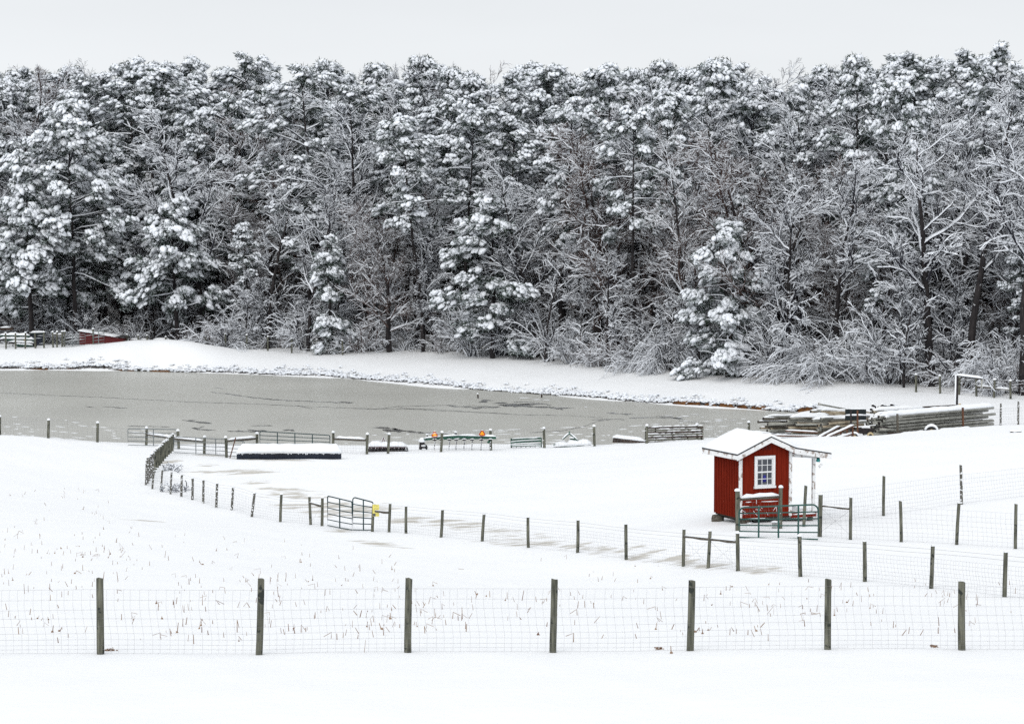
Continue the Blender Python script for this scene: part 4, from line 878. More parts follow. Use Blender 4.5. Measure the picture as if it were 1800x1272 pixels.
# timber skid under snow and the stack of old panels
s = 28.42; base = G(1105, 779, s)
tk = empty('timber_skid', base, label='low dark boards under a smooth slope of snow, left of the panel stack', cat='boards')
def IP(px, py, dy=0): p = at(px, py, s); p.y += dy; return p
for k in range(3): mb = MB(); mb.bar(IP(1077 + k * .5, 776 - k * 3.2), IP(1134 - k * 12, 777 - k * 1.6), .5, .07); mb.build('board', M_DARK, tk)
mb = MB(); mb.snow(IP(1077, 769, .1), IP(1134, 775.5, .1), .62, .22, lump=.06); mb.build('snow_cover', M_SNOW, tk)
base = G(1185, 779, s); pk = empty('panel_stack', base, label='stack of weathered slatted panels behind two capped posts of the pond fence', cat='panels')
rnd = random.Random(12)
for k in range(7):
    y = 777.5 - k * 4.3; mb = MB(); mb.bar(IP(1133 + rnd.uniform(0, 3), y, rnd.uniform(-.05, .05)), IP(1234 + rnd.uniform(0, 3), y - 3.0 + k * .35, rnd.uniform(-.05, .05)), .12, .085 if k % 2 else .11)
    o = mb.build('rail', M_POST if k % 2 else M_DARK, pk); mb = MB()
    x = 1134
    while x < 1232:
        l_ = rnd.uniform(5, 26)
        if rnd.random() < (.95 if k in (6, 2, 3) else .6): mb.snow(IP(x, y - 1.5 - (x - 1133) * .028, -.02), IP(min(x + l_, 1235), y - 1.5 - (min(x + l_, 1235) - 1133) * .028, -.02), .13, rnd.uniform(.03, .07), step=.1)
        x += l_ + rnd.uniform(0, 5)
    if mb.v: mb.build('rail_snow', M_SNOW, o)
for px in (1135, 1152, 1182, 1209, 1233): mb = MB(); mb.bar(IP(px, 780, .06), IP(px, 753, .06), .09, .07); mb.build('upright', M_DARK, pk)

# ------------------------------------------------------------------ the red shed
def build_shed():
    s = 47.6; fl = at(1300, 918, s); ang = math.radians(23); fl.z = gz(fl.x, fl.y) + .22
    sh = empty('garden_shed', fl, ang, label='small red board shed with white trim, a snow covered roof and an open side porch', cat='shed')
    Wd, Lb, HW = 2.16, 1.98, 2.40; AX, AZ = 1.16, 3.02; LE = (-.26, 2.40); RB = (2.22, 2.56); PE = (3.72, 2.30); OV = .28
    def local(mb, name, m, parent=sh, **k): o = mb.build(name, m, None, world='raw', **k); o.parent = parent; return o
    V3 = Vector
    # walls as board and batten
    mb = MB(); T = .06
    mb.box((T / 2, Lb / 2, HW / 2), (T, Lb, HW)); mb.box((Wd - T / 2, Lb / 2, HW / 2), (T, Lb - .002, HW)); mb.box((Wd / 2, Lb - T / 2, HW / 2), (Wd - 2 * T, T, HW))
    wz = lambda x: min(AZ - .10 - abs(x - AX) * .445, 9)
    def gable(y0, y1):
        P = [(T, 0), (Wd - T, 0), (Wd - T, wz(Wd)), (AX, wz(AX)), (T, wz(0))]
        vs = [(x, y0, z) for x, z in P] + [(x, y1, z) for x, z in P]; n = 5
        mb.add(vs, [tuple(range(n))[::-1], tuple(range(n, 2 * n))] + [(i, (i + 1) % n, (i + 1) % n + n, i + n) for i in range(n)])
    gable(0, T); gable(Lb - T, Lb - .001)
    nb_ = 15
    for i in range(nb_ + 1): mb.box((-.014, .03 + (Lb - .06) * i / nb_, HW / 2 - .01), (.036, .05, HW - .02))
    nb_ = 11
    for i in range(1, nb_): x = Wd * i / nb_; z = wz(x) - .02; mb.box((x, -.006, z / 2), (.018, .012, z))
    local(mb, 'wall', M_RED)
    for x, w_ in ((.02, .13), (Wd - .035, .12)):
        mb = MB(); z = min(wz(x), HW + .12); mb.box((x, -.02, z / 2), (w_, .04, z)); local(mb, 'corner_trim', M_WPAINT)
    # gable vent
    mb = MB()
    for i in range(3): mb.box((AX - .21 + i * .14, -.012, 2.58), (.09, .02, .17))
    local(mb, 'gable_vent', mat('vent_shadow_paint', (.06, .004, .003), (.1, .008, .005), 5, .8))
    # window
    wx, wz0, ww, wh = 1.03, 1.68, .86, 1.20
    e_ = MB()
    for c, sz in (((wx - ww / 2 + .045, -.03, wz0), (.09, .05, wh)), ((wx + ww / 2 - .045, -.03, wz0), (.09, .05, wh)), ((wx, -.03, wz0 + wh / 2 - .05), (ww - .18, .05, .10)), ((wx, -.04, wz0 - wh / 2 + .04), (ww + .04, .09, .08))): e_.box(c, sz)
    fr = local(e_, 'window', M_WPAINT2)
    g_ = MB(); g_.box((wx, -.008, wz0), (ww - .18, .01, wh - .18)); local(g_, 'pane', M_GLASS, fr)
    k_ = MB(); iw, ih = ww - .18, wh - .18
    k_.box((wx, -.022, wz0), (iw, .022, .05))
    for sgn in (-1, 1):
        k_.box((wx + sgn * (iw / 2 - .022), -.02, wz0), (.044, .018, ih)); k_.box((wx + sgn * iw / 6, -.017, wz0), (.022, .014, ih))
        k_.box((wx, -.0172, wz0 + sgn * ih / 4), (iw, .013, .022)); k_.box((wx, -.0205, wz0 + sgn * (ih / 2 - .022)), (iw - .088, .018, .044))
    local(k_, 'sash', M_WPAINT2, fr)
    b_ = MB(); b_.tube([V3((wx - .01, -.0145, wz0 - .38)), V3((wx - .005, -.0145, wz0 - .25)), V3((wx + .0, -.0145, wz0 - .12))], [.075, .09, .045], 8); 
    for v in range(len(b_.v)): x, y, z = b_.v[v]; b_.v[v] = (x, -.014 + (y + .0145) * .012, z)
    local(b_, 'blue_cloth', M_BLUE, fr)
    mb = MB(); mb.snow(V3((wx - ww / 2, -.06, wz0 - wh / 2 + .08)), V3((wx + ww / 2, -.06, wz0 - wh / 2 + .08)), .07, .025, step=.1); local(mb, 'sill_snow', M_SNOW, fr)
    # roof: left slope, right slope and shallow porch slope, as thin slabs with dark edge
    yF, yB = -OV, Lb + .55; th = .05
    prof = [LE, (AX, AZ), RB, PE]
    mb = MB(); vs = [(x, y, z) for y in (yF, yB) for x, z in prof] + [(x, y, z - th) for y in (yF, yB) for x, z in prof]
    fs = []
    for i in range(3): fs += [(i, i + 1, i + 5, i + 4), (i + 8, i + 12, i + 13, i + 9), (i, i + 8, i + 9, i + 1), (i + 4, i + 5, i + 13, i + 12)]
    fs += [(0, 4, 12, 8), (3, 11, 15, 7)]; mb.add(vs, fs); rf = local(mb, 'roof', M_EDGE)
    # fascia boards
    def board(a, b, y, h, dz=-th): 
        m_ = MB(); (x0, z0), (x1, z1) = a, b
        vs = [(x0, y, z0 + dz), (x1, y, z1 + dz), (x1, y, z1 + dz - h), (x0, y, z0 + dz - h)]; vs += [(x, yy + .03, z) for x, yy, z in vs]
        m_.add(vs, [(0, 3, 2, 1), (4, 5, 6, 7), (0, 1, 5, 4), (3, 7, 6, 2), (0, 4, 7, 3), (1, 2, 6, 5)]); return local(m_, 'fascia', M_WPAINT, rf)
    for y in (yF, yB - .03):
        board(LE, (AX, AZ), y, .185); board((AX, AZ), RB, y, .185); board(RB, PE, y, .185)
    mb = MB(); mb.box((LE[0] + .015, (yF + yB) / 2, LE[1] - th - .08), (.03, yB - yF - .064, .16)); local(mb, 'fascia', M_WPAINT, rf)
    mb = MB(); mb.box((PE[0] - .015, (yF + yB) / 2, PE[1] - th - .08), (.03, yB - yF - .064, .16)); local(mb, 'fascia', M_WPAINT, rf)
    # soffit / porch gable infill
    mb = MB(); mb.box((-.13, Lb / 2, HW - .14), (.24, Lb, .02)); local(mb, 'soffit', M_WPAINT, rf)
    mb = MB(); P = [(Wd, 2.31), (3.12, 2.20), (3.12, 2.24), (Wd, 2.50)]
    for y in (.0,): vs = [(x, y, z) for x, z in P] + [(x, y + .04, z) for x, z in P]; mb.add(vs, [(0, 1, 2, 3), (7, 6, 5, 4), (0, 4, 5, 1), (2, 6, 7, 3)])
    local(mb, 'porch_gable', M_RED)
    # snow on the roof
    rnd = random.Random(4); nx, ny = 36, 22; grid = []
    tot = PE[0] - LE[0]
    def zr(x):
        for (x0, z0), (x1, z1) in zip(prof, prof[1:]):
            if x <= x1 + 1e-6: return z0 + (z1 - z0) * (x - x0) / (x1 - x0)
        return PE[1]
    mb = MB(); top = []; 
    for j in range(ny + 1):
        for i in range(nx + 1):
            fx, fy = i / nx, j / ny; x = LE[0] + .015 + (tot - .03) * fx; y = yF + .015 + (yB - yF - .03) * fy
            e1 = min(fx, 1 - fx) * tot; e2 = min(fy, 1 - fy) * (yB - yF); ed = min(e1, e2); tk_ = .125 * min(1, .12 + math.sqrt(max(ed, 0) / .16))
            ridge = math.exp(-((x - AX) / .35) ** 2) * .035 * (1 if e2 > .2 else e2 / .2)
            if x > 2.2: tk_ *= .62
            top.append((x, y, zr(x) + .003 + tk_ - ridge + .012 * math.sin(x * 3.1 + y * 2) * math.sin(y * 4.3) * min(1, ed * 4)))
    n = nx + 1; mb.add(top, [(j * n + i, j * n + i + 1, (j + 1) * n + i + 1, (j + 1) * n + i) for j in range(ny) for i in range(nx)], 0, True)
    rim = [i for i in range(n)] + [j * n + nx for j in range(1, ny + 1)] + [ny * n + i for i in range(nx - 1, -1, -1)] + [j * n for j in range(ny - 1, 0, -1)]
    vs = [top[k] for k in rim] + [(top[k][0], top[k][1], zr(top[k][0]) + .002) for k in rim]; m = len(rim)
    mb.add(vs, [(i, i + m, (i + 1) % m + m, (i + 1) % m) for i in range(m)], 0, True)
    local(mb, 'roof_snow', M_SNOW, rf, label='thick smooth layer of snow on the roof')
    # porch
    mb = MB(); mb.box((2.70, Lb / 2, -.005), (1.06, Lb - .02, .05)); local(mb, 'porch_floor', M_DARK)
    mb = MB(); mb.box((2.70, -.005, .0), (1.08, .05, .17)); mb.box((3.22, Lb / 2, .0), (.04, Lb, .17)); local(mb, 'porch_skirt', M_RED)
    mb = MB(); mb.snow(V3((2.18, .2, .02)), V3((3.2, .2, .02)), .5, .14); mb.snow(V3((2.18, 1.3, .02)), V3((3.2, 1.3, .02)), 1.7, .16); local(mb, 'porch_snow', M_SNOW)
    for y in (.04, Lb - .04):
        mb = MB(); mb.box((3.14, y, 1.14), (.11, .10, 2.12)); local(mb, 'porch_post', M_WPAINT)
    mb = MB(); mb.bar((2.2, .04, 2.25), (3.4, .04, 2.14), .08, .12); local(mb, 'porch_beam', M_WPAINT)
    lm = MB(); lm.tube([V3((3.22, -.05, 2.0)), V3((3.34, -.07, 1.97))], .02, 6); o = local(lm, 'porch_lamp', M_GREY)
    lm = MB(); lm.tube([V3((3.27, -.07, 2.12)), V3((3.27, -.07, 2.02)), V3((3.27, -.07, 1.97))], [.05, .085, .07], 10); local(lm, 'lamp_head', M_TEAL, o)
    lm = MB(); lm.tube([V3((3.31, -.1, 1.86)), V3((3.36, -.14, 1.80))], [.06, .10], 10); local(lm, 'lamp_shade', M_WPAINT2, o)
    # skids, blocks, floor edge
    mb = MB(); mb.box((Wd / 2, Lb / 2, -.03), (Wd - .06, Lb - .06, .06)); local(mb, 'floor_frame', M_DARK)
    for x in (.35, 1.75): mb = MB(); mb.box((x, Lb / 2, -.12), (.14, Lb - .1, .12)); local(mb, 'skid', M_DARK)
    for x, y, a, b in ((.02, Lb - .22, .42, .30), (.35, .25, .32, .2), (1.75, .25, .32, .2), (1.9, Lb - .3, .3, .2), (3.1, .2, .2, .2), (3.1, 2.0, .2, .2)):
        mb = MB(); mb.tube([V3((x, y, -.62)), V3((x, y, -.2)), V3((x, y, -.085))], [a * .5, a * .56, a * .54], 9, wob=.08, sm=False); local(mb, 'support_block', M_RAIL)
build_shed()
mb = MB(); p = G(1362, 927, 48.6); mb.box(p + Vector((0, 0, .09)), (.2, .2, .26)); o = mb.build('concrete_block', mat('old_concrete', (.3, .3, .3), (.5, .5, .5), 6, .9)); tag(o, 'small pale block standing in the snow behind the green gate', 'block')
mb = MB(); mb.dome(p + Vector((0, 0, .22)), .12, .12, .06); mb.build('snow_cap', M_SNOW, o)
# ------------------------------------------------------------------ fences round the shed
fd = empty('paddock_fence', G(1495, 948), label='wire fence from the green gate post to the right edge, below the higher fence', cat='fence')
PD = []
for i, (xb, yb, xt, yt, cap) in enumerate([(1297, 932, 1296, 862, .10), (1441, 943, 1442, 868, .03), (1495, 948, 1495, 873, .02), (1584, 952, 1582, 880, .0), (1682, 957, 1685, 883, .02), (1785, 964, 1785, 885, 0), (1893, 972, 1893, 890, 0)]):
    b = gp(xb, yb); o, b, t = post(fd, b, yt, xt - xb, .092 if i == 0 else .078 if i == 1 else .06, cap); PD.append((b, t))
b0 = G(1372, 928, 48.6); o, b0, t0 = post(fd, b0, 856, 0, .075, .10)
mb = MB(); m2 = MB(); HD = (.05, .2, .35, .5, .66, .83, 1.0, 1.2)
for i in range(1, len(PD) - 1): wires(mb, PD[i], PD[i + 1], HD, .0022, .17, seed=300 + i)
sb = MB(); wires(m2, PD[0], (b0, t0), (.1, .25, .4, .55, .7, .85, 1.0), .003, .17, (sb, .5), seed=330)
for k in range(9): q = PD[0][0].lerp(b0, random.uniform(.1, 1)) + Vector((0, -.05, random.uniform(.3, 1.0))); m2.tube([q, q + Vector((random.uniform(-.2, .2), 0, random.uniform(-.2, .2)))], .008, 4, 1)
mb.build('woven_wire', M_WIRE, fd); m2.build('snowy_wire', [M_WIRE2, M_SNOW], fd); sb.build('wire_snow', M_SNOW, fd, kind='stuff')
rail(fd, PD[0], (b0, t0), .78, .78, .055, .13); rail(fd, PD[1], PD[2], .73, .72, .035, .045)
for A_, B_ in ((PD[1], PD[2]), (PD[2], PD[1])): mb = MB(); mb.tube([A_[0].lerp(A_[1], .1), B_[0].lerp(B_[1], .7)], .004, 3, cap=False); mb.build('brace_wire', M_WIRE, fd)
fe = empty('paddock_fence', G(1553, 906), label='higher wire fence with two lone posts running up to the right behind the shed porch', cat='fence')
PE_ = []
for xb, yb, xt, yt in [(1413, 925, 1416, 853), (1553, 906, 1553, 836), (1690, 886, 1688, 817), (1835, 868, 1835, 800)]:
    b = gp(xb, yb); o, b, t = post(fe, b, yt, xt - xb, .062, .0, M_POSTS if xb == 1690 else None); PE_.append((b, t))
mb = MB()
for i in range(len(PE_) - 1): wires(mb, PE_[i], PE_[i + 1], HD, .0022, .17, seed=400 + i)
mb.build('woven_wire', M_WIRE, fe)
a = G(1299, 930, 50.3); b = G(1438, 937, 50.6)
gt_ = gate('tube_gate', 'bright green tube gate in front of the red shed', a, b, (930 - 876) / 50.3 + .02, (937 - 874) / 50.6, 6, (.25, .5, .75), .03, M_GREEN, .04, round_r=.2)
# ------------------------------------------------------------------ pipe stacks behind the rise
def pipe(a, b, r, m, label, group, snow=0.0, coup=True, name='irrigation_pipe'):
    mb = MB(); a = Vector(a); b = Vector(b); d = (b - a).normalized()
    if coup: mb.tube([a, a + d * .16, a + d * .17, b], [r * 1.22, r * 1.22, r, r], 12); mb.tube([a - d * .004, a + d * .02], r * .95, 12, 1, sm=False)
    else: mb.tube([a, b], r, 12); mb.tube([a - d * .004, a + d * .02], r * .78, 12, 1, sm=False)
    o = mb.build(name, [m, M_BLK], label=label, cat='pipe', group=group)  # second slot: black end disc, painted-in shade of the hollow pipe
    if snow: mb = MB(); mb.snow(a + Vector((0, 0, r * .75)) + d * .03, b + Vector((0, 0, r * .75)) - d * .03, r * 2.1, snow, step=.3, lump=.14); mb.build('pipe_snow', M_SNOW, o)
    return o
rnd = random.Random(31)
for k in range(6):         # long aluminium pipes on the trailer
    for j in range(3):
        f = k / 5; xl = 1550 + (1 - f) * -8 + rnd.uniform(-6, 6); yl = 763 - 29 * f; xr = rnd.choice([1746, 1738, 1750, 1728]); yr = 745 - 28.5 * f
        if k == 5: xr = 1746 - j * 2
        dz = j * .17; a = at(xl - j * 9, yl, 28.5); b = at(xr, yr, 27.2); a.y += dz; b.y += dz
        a.z += rnd.uniform(-.012, .012)
        pipe(a, b, .082, M_ALU, 'long grey pipe lying on the trailer' if k < 5 else 'top long grey pipe on the trailer, carrying a thick strip of snow', 'long pipes stacked on the trailer' if k < 5 else 'snow topped pipes on top of the trailer load', .26 if k == 5 else 0)
for px, y0, y1 in ((1578, 766, 727), (1693, 757, 716)):
    s_ = 28.45 if px < 1600 else 27.6; mb = MB(); mb.bar(at(px, y0, s_ + .1), at(px - .7, y1, s_ + .1), .11, .10); o = mb.build('trailer_stake', M_RAIL if px < 1600 else M_RUST); tag(o, 'upright brown stake holding the pipe load at its ' + ('left end' if px < 1600 else 'right end'), 'stake')
tl = empty('pipe_trailer', G(1640, 765, 28), label='low trailer with one snow hooded wheel under the long pipes', cat='trailer')
mb = MB(); a = at(1565, 764, 28.7); b = at(1705, 753, 27.7); mb.bar(a, b, .1, .12); mb.bar(a + Vector((0, .9, 0)), b + Vector((0, .9, 0)), .1, .12); mb.bar(a.lerp(b, .5), a.lerp(b, .5) + Vector((0, .9, 0)), .1, .1); mb.bar(at(1590, 762, 28.6), at(1552, 767, 28.8), .08, .08); mb.build('frame', M_DARK, tl)
mb = MB(); mb.snow(a + Vector((.6, -.04, .06)), a.lerp(b, .42) + Vector((0, -.04, .06)), .14, .09); mb.snow(a.lerp(b, .6) + Vector((0, -.04, .06)), b + Vector((0, -.04, .06)), .12, .10); mb.build('frame_snow', M_SNOW, tl)
c = at(1637, 758.5, 28.25); mb = MB(); mb.wheel(c, (.1, 1, 0), .33, .2, n=24); w_ = mb.build('wheel', M_TYRE, tl); mb = MB(); mb.wheel(c + Vector((0, -.09, -.03)), (.1, 1, 0), .19, .06, n=16); mb.build('hub', M_HUB, w_)
mb = MB(); mb.tube([c + Vector((math.cos(q) * .40, 0, math.sin(q) * .40)) for q in np.linspace(math.pi * .93, .12, 13)], [.05, .075, .08, .085, .09, .095, .1, .095, .09, .085, .08, .075, .04], 8); mb.build('wheel_snow', M_SNOW, w_)
def heap(x0, xr, ys, s0, mats, lab, grp, r=.085, spread=8, snowtop=.13, dropr=0):
    for k, y in enumerate(ys):
        for j in range(3):
            xa = x0 + rnd.uniform(-spread, spread) * 1.2 + j * 4 + (9 if k % 2 else 0); xb = xr + rnd.uniform(-15, 15); yy = y + rnd.uniform(-.7, .7) - (2.2 if j == 1 else 0)
            a = at(xa, yy, s0); b = at(xb, yy + dropr + rnd.uniform(-2.2, 2.2), s0 - .35); a.y += j * .19; b.y += j * .19
            top = k == len(ys) - 1
            pipe(a, b, r * rnd.uniform(.75, 1.12), rnd.choice(mats), lab, grp, snowtop * rnd.uniform(.7, 1.2) if top else (.07 if rnd.random() < .22 and j == 0 else 0), coup=rnd.random() < .5)
heap(1338, 1425, (763, 757.5, 752, 746, 740.5, 735), 28.0, [M_PVC, M_ALU, M_RAIL, M_PVC], 'short brown or grey pipe in the leftmost heap', 'pipes in the leftmost heap', spread=5)
heap(1384, 1470, (763, 757.5, 752, 746.5, 741, 735), 28.1, [M_PVC, M_ALU, M_RAIL], 'pipe in the second heap from the left', 'pipes in the second heap', spread=6)
heap(1437, 1515, (760, 755, 749.5, 744, 738), 28.4, [M_ALU, M_PVC, M_ALU, M_RAIL], 'pipe in the heap just left of the black panels', 'pipes in the third heap', spread=9, dropr=-3.5, snowtop=.15)
heap(1432, 1512, (732, 727.5, 723.5), 27.3, [M_PVC, M_ALU], 'pipe in the raised heap behind the black panels', 'pipes in the raised heap', spread=6, snowtop=.16, dropr=3)
heap(1532, 1575, (764, 754, 744, 735), 28.6, [M_ALU, M_BLK, M_ALU], 'short pipe end jutting out at the left of the trailer load', 'pipe ends beside the trailer', r=.085, spread=9, snowtop=.12)
heap(1532, 1620, (728, 724), 27.6, [M_ALU, M_PVC], 'snow covered pipe behind the left end of the trailer load', 'pipes behind the trailer load', spread=6, snowtop=.2, dropr=-3)
heap(1545, 1592, (718, 714.5), 26.9, [M_PVC, M_ALU], 'thin pipe with a bent end poking up behind the trailer load', 'thin pipes poking up behind', r=.055, spread=10, snowtop=.12, dropr=3)
for x_, y_ in ((1533, 712), (1550, 712), (1566, 711), (1530, 719)):
    mb = MB(); a = at(x_, y_, 26.9); mb.tube([a, a + Vector((.22, .1, -.1)), a + Vector((.3, .1, -.3))], [.08, .06, .05], 8); mb.dome(a + Vector((.02, 0, .05)), .1, .1, .08, m=1); o = mb.build('pipe_elbow', [M_BLK, M_SNOW], label='dark bent pipe end above the heap behind the trailer load', cat='pipe', group='bent pipe ends')
pipe(at(1438, 709.5, 27), at(1520, 725, 27), .065, M_ALU, 'single thin pipe slanting up to the left above the heaps', None, .035)
pipe(at(1493, 719, 26.9), at(1530, 725, 26.9), .06, M_PVC, 'short thin pipe beside the slanting one above the black panels', None, .04)
pl = empty('black_panels', G(1505, 765, 28.2), label='two black slabs held between brown stakes in the middle of the pipe heaps', cat='panels')
mb = MB(); mb.box(at(1504, 723.5, 28.7), (1.28, .10, .30)); mb.build('slab', M_BLKP, pl); mb = MB(); mb.box(at(1504, 734, 28.7), (1.28, .10, .26)); mb.build('slab', M_BLKP, pl)
mb = MB(); mb.snow(at(1487, 728.8, 28.8), at(1521, 728.8, 28.8), .14, .05); mb.snow(at(1487, 718.5, 28.75), at(1521, 718.5, 28.75), .14, .05); mb.build('slab_snow', M_SNOW, pl)
for x_, m_ in ((1496, M_BLK), (1507.5, M_RUST)): mb = MB(); mb.bar(at(x_, 765, 28.9), at(x_ - .3, 721, 28.9), .09, .09); mb.build('stake', m_, pl)
mb = MB(); mb.bar(at(1512, 757, 28.8), at(1530, 757, 28.7), .5, .32); mb.build('dark_bin', M_BLK, pl)
rp = empty('loading_ramp', G(1470, 770, 29.5), label='rusty ramp with snow topped rails rising right in front of the pipe heaps', cat='ramp')
for k, (a_, b_) in enumerate((((1438, 770), (1475, 750)), ((1452, 770), (1500, 748)), ((1470, 772), (1500, 762)))):
    mb = MB(); A_ = at(*a_, 29.6); B_ = at(*b_, 29.2); A_.y += k * .1; mb.bar(A_, B_, .1, .10); o = mb.build('rail', M_RUST, rp); mb = MB(); mb.snow(A_ + Vector((0, 0, .05)), B_ + Vector((0, 0, .05)), .14, .10); mb.build('rail_snow', M_SNOW, o)
for x_, y_ in ((1478, 758), (1489, 755), (1499, 751)): mb = MB(); mb.bar(at(x_, 770, 29.3), at(x_, y_, 29.3), .09, .08); mb.build('leg', M_RUST, rp)
for x_, y_, r_, lab in ((1502, 767.5, .22, 'small tyre half buried in snow at the top of the ramp'), (1530, 765, .2, 'tan wheel hub beside the left end of the trailer load')):
    mb = MB(); c = at(x_, y_, 29); mb.wheel(c, (.1, 1, 0), r_, .12, n=20); o = mb.build('wheel', M_TYRE if x_ < 1510 else M_HUB); tag(o, lab, 'wheel')
    mb = MB(); mb.wheel(c + Vector((0, -.06, 0)), (.1, 1, 0), r_ * .5, .03, n=12); mb.build('hub', M_HUB if x_ < 1510 else M_DARK, o)
    if x_ < 1510: mb = MB(); mb.tube([c + Vector((math.cos(q) * r_ * 1.15, -.02, math.sin(q) * r_ * 1.15)) for q in np.linspace(math.pi * .95, .05, 9)], [.03, .06, .07, .07, .075, .07, .07, .06, .03], 8); mb.build('snow_cap', M_SNOW, o)
for k, (a_, b_) in enumerate((((1322, 759), (1358, 763)), ((1360, 765), (1438, 767)), ((1382, 757), (1436, 760)))):
    mb = MB(); A_ = at(*a_, 28.9); B_ = at(*b_, 28.8); mb.bar(A_, B_, .3, .08); o = mb.build('plank', M_RUST); tag(o, ('thin dark plank sticking out left of the pipe heaps above the shed roof', 'long low plank with snow under the pipe heaps', 'short snowy plank lying in the front of the second heap')[k], 'plank'); mb = MB(); mb.snow(A_ + Vector((0, 0, .04)), B_ + Vector((0, 0, .04)), .3, .07); mb.build('plank_snow', M_SNOW, o)
# bent pole (standpipe) with a hanging end
s = 25.9; p0 = G(1681, 720, s); sp_ = empty('bent_pole', p0, label='tall dark pole with a snow lined arm bent to the right and hanging down', cat='pole')
top = at(1682.5, 660, s); mb = MB(); mb.tube([p0 - Vector((0, 0, .3)), top], .10, 8); mb.build('pole', M_BLK, sp_)
e1 = at(1726, 666, s); e2 = at(1725, 682, s); mb = MB(); mb.tube([top, e1], .06, 8); mb.tube([at(1684, 669, s), at(1691, 663, s)], .025, 5); mb.build('arm', M_BLK, sp_); mb = MB(); mb.tube([e1 + Vector((.02, 0, .02)), e2], .055, 8); mb.build('hanging_end', M_ALU, sp_)
mb = MB(); mb.snow(top + Vector((-.12, 0, .03)), e1 + Vector((.06, 0, .03)), .17, .15, lump=.1); mb.snow(e1, e2 + Vector((.01, -.02, 0)), .12, .05); mb.tube([p0 + Vector((-.10, -.04, 0)), top + Vector((-.10, -.04, .05))], [.05, .06], 6); mb.build('snow_lining', M_SNOW, sp_)
mb = MB(); mb.box(at(1687, 713, s), (.16, .1, .3)); o = mb.build('marker_block', M_HUB, sp_)
mb = MB(); mb.bar(at(1622, 715.5, 26.3), at(1679, 712.5, 26), .12, .10); o = mb.build('dark_beam', M_DARK); tag(o, 'long dark beam lying flat left of the bent pole foot', 'beam')
# right edge fence with snow dashed posts
ff = empty('mesh_fence', G(1759, 743, 27), label='short piece of wire fence with two snow dashed posts right of the pipe load', cat='fence'); PF = []
for xb, yb, xt, yt, s_ in ((1716, 752, 1716, 716, 27.5), (1759, 744, 1759, 709, 27.1), (1790, 744, 1790, 705, 27.3), (1850, 742, 1850, 703, 27.5)):
    b = G(xb, yb, s_)
    if xb == 1716: continue
    o, b, t = post(ff, b, yt, 0, .07, 0, M_POSTS); PF.append((b, t))
mb = MB(); sb = MB()
for i in range(2): wires(mb, PF[i], PF[i + 1], (.1, .25, .4, .55, .72, .9, 1.1), .003, .2, (sb, .1), seed=500 + i)
wires(mb, (at(1712, 752, 27.6), at(1712, 716, 27.6)), PF[0], (.1, .25, .4, .55, .72, .9, 1.1), .003, .2, seed=510)
mb.build('woven_wire', M_WIRE, ff); sb.build('wire_snow', M_SNOW, ff, kind='stuff')
mb = MB(); p = gp(1776, 760); mb.tube([p, p + Vector((.2, 0, .1)), p + Vector((.55, 0, .02))], .05, 6); mb.dome(p + Vector((.25, 0, .05)), .3, .1, .1, m=1); o = mb.build('stick', [M_DARK, M_SNOW]); tag(o, 'dark stick half buried in snow on the rise at the right edge', 'stick')
# ------------------------------------------------------------------ far fence along the wood
def edge_fence(pts, label, hs, cap=.12, rails=()):
    e_ = empty('edge_fence', ground(G(*pts[0][:2], pts[0][2])), label=label, cat='fence'); P_ = []
    for xb, yt, s_, h in pts:
        X = (xb - 900) / s_; Y = FP / s_; b = Vector((X, Y, gz(X, Y))); _pid[0] += 1; t = b + Vector((random.uniform(-.05, .05), 0, h)); o = post_mesh(b, t, .085, _pid[0]).build('post', M_POST, e_)
        mb = MB(); mb.dome(t, .11, .11, cap); mb.build('snow_cap', M_SNOW, o); P_.append((b, t))
    mb = MB(); sb = MB()
    for i in range(len(P_) - 1): wires(mb, P_[i], P_[i + 1], hs, .005, 0, (sb, .35), seed=600 + i)
    mb.build('line_wire', M_WIRE2, e_); sb.build('wire_snow', M_SNOW, e_, kind='stuff')
    for i, j, f in rails: rail(e_, P_[i], P_[j], f, f, .06, .12)
    return P_
edge_fence([(x, 0, 18.12 + max(0, x - 320) * .0031, 1.35) for x in (222, 242, 258, 291, 325, 361, 396, 433, 470, 512, 556, 602)], 'capped fence at the foot of the wood, right of the snow mound', (.2, .45, .7, .95, 1.2))
edge_fence([(x, 0, edge_s(x) + .3, 1.3) for x in (1612, 1655, 1688, 1719, 1750, 1779, 1815)], 'far fence with snowy rails between the bent pole and the right edge', (.3, .6, .9, 1.15), .14, ((3, 4, .55), (4, 5, .5)))
edge_fence([(x, 0, 18.42, 1.5) for x in (-20, 9, 26, 43, 61, 76)], 'wire paddock fence in front of the green machine at the left edge', (.2, .45, .7, .95, 1.2), .12)
edge_fence([(x, 0, 18.40, 1.45) for x in (92, 99, 108, 112, 163)], 'close posts and snow topped rails left of the red boards', (.3, .6, .9, 1.15), .14, ((0, 1, .85), (1, 2, .8)))
s = 18.42
gate('tube_gate', 'far tube gate under the left end of the red boards', G(113, 611, s), G(150, 611, s), 1.1, 1.1, 5, (.4, .7), .03, M_GREYGATE, .1, snow=True)
gate('tube_gate', 'far snowy gate right of the close posts, nearer the snow mound', G(164, 610, s), G(183, 609, s), 1.25, 1.25, 5, (.5,), .04, M_GREYGATE, .1, snow=True)
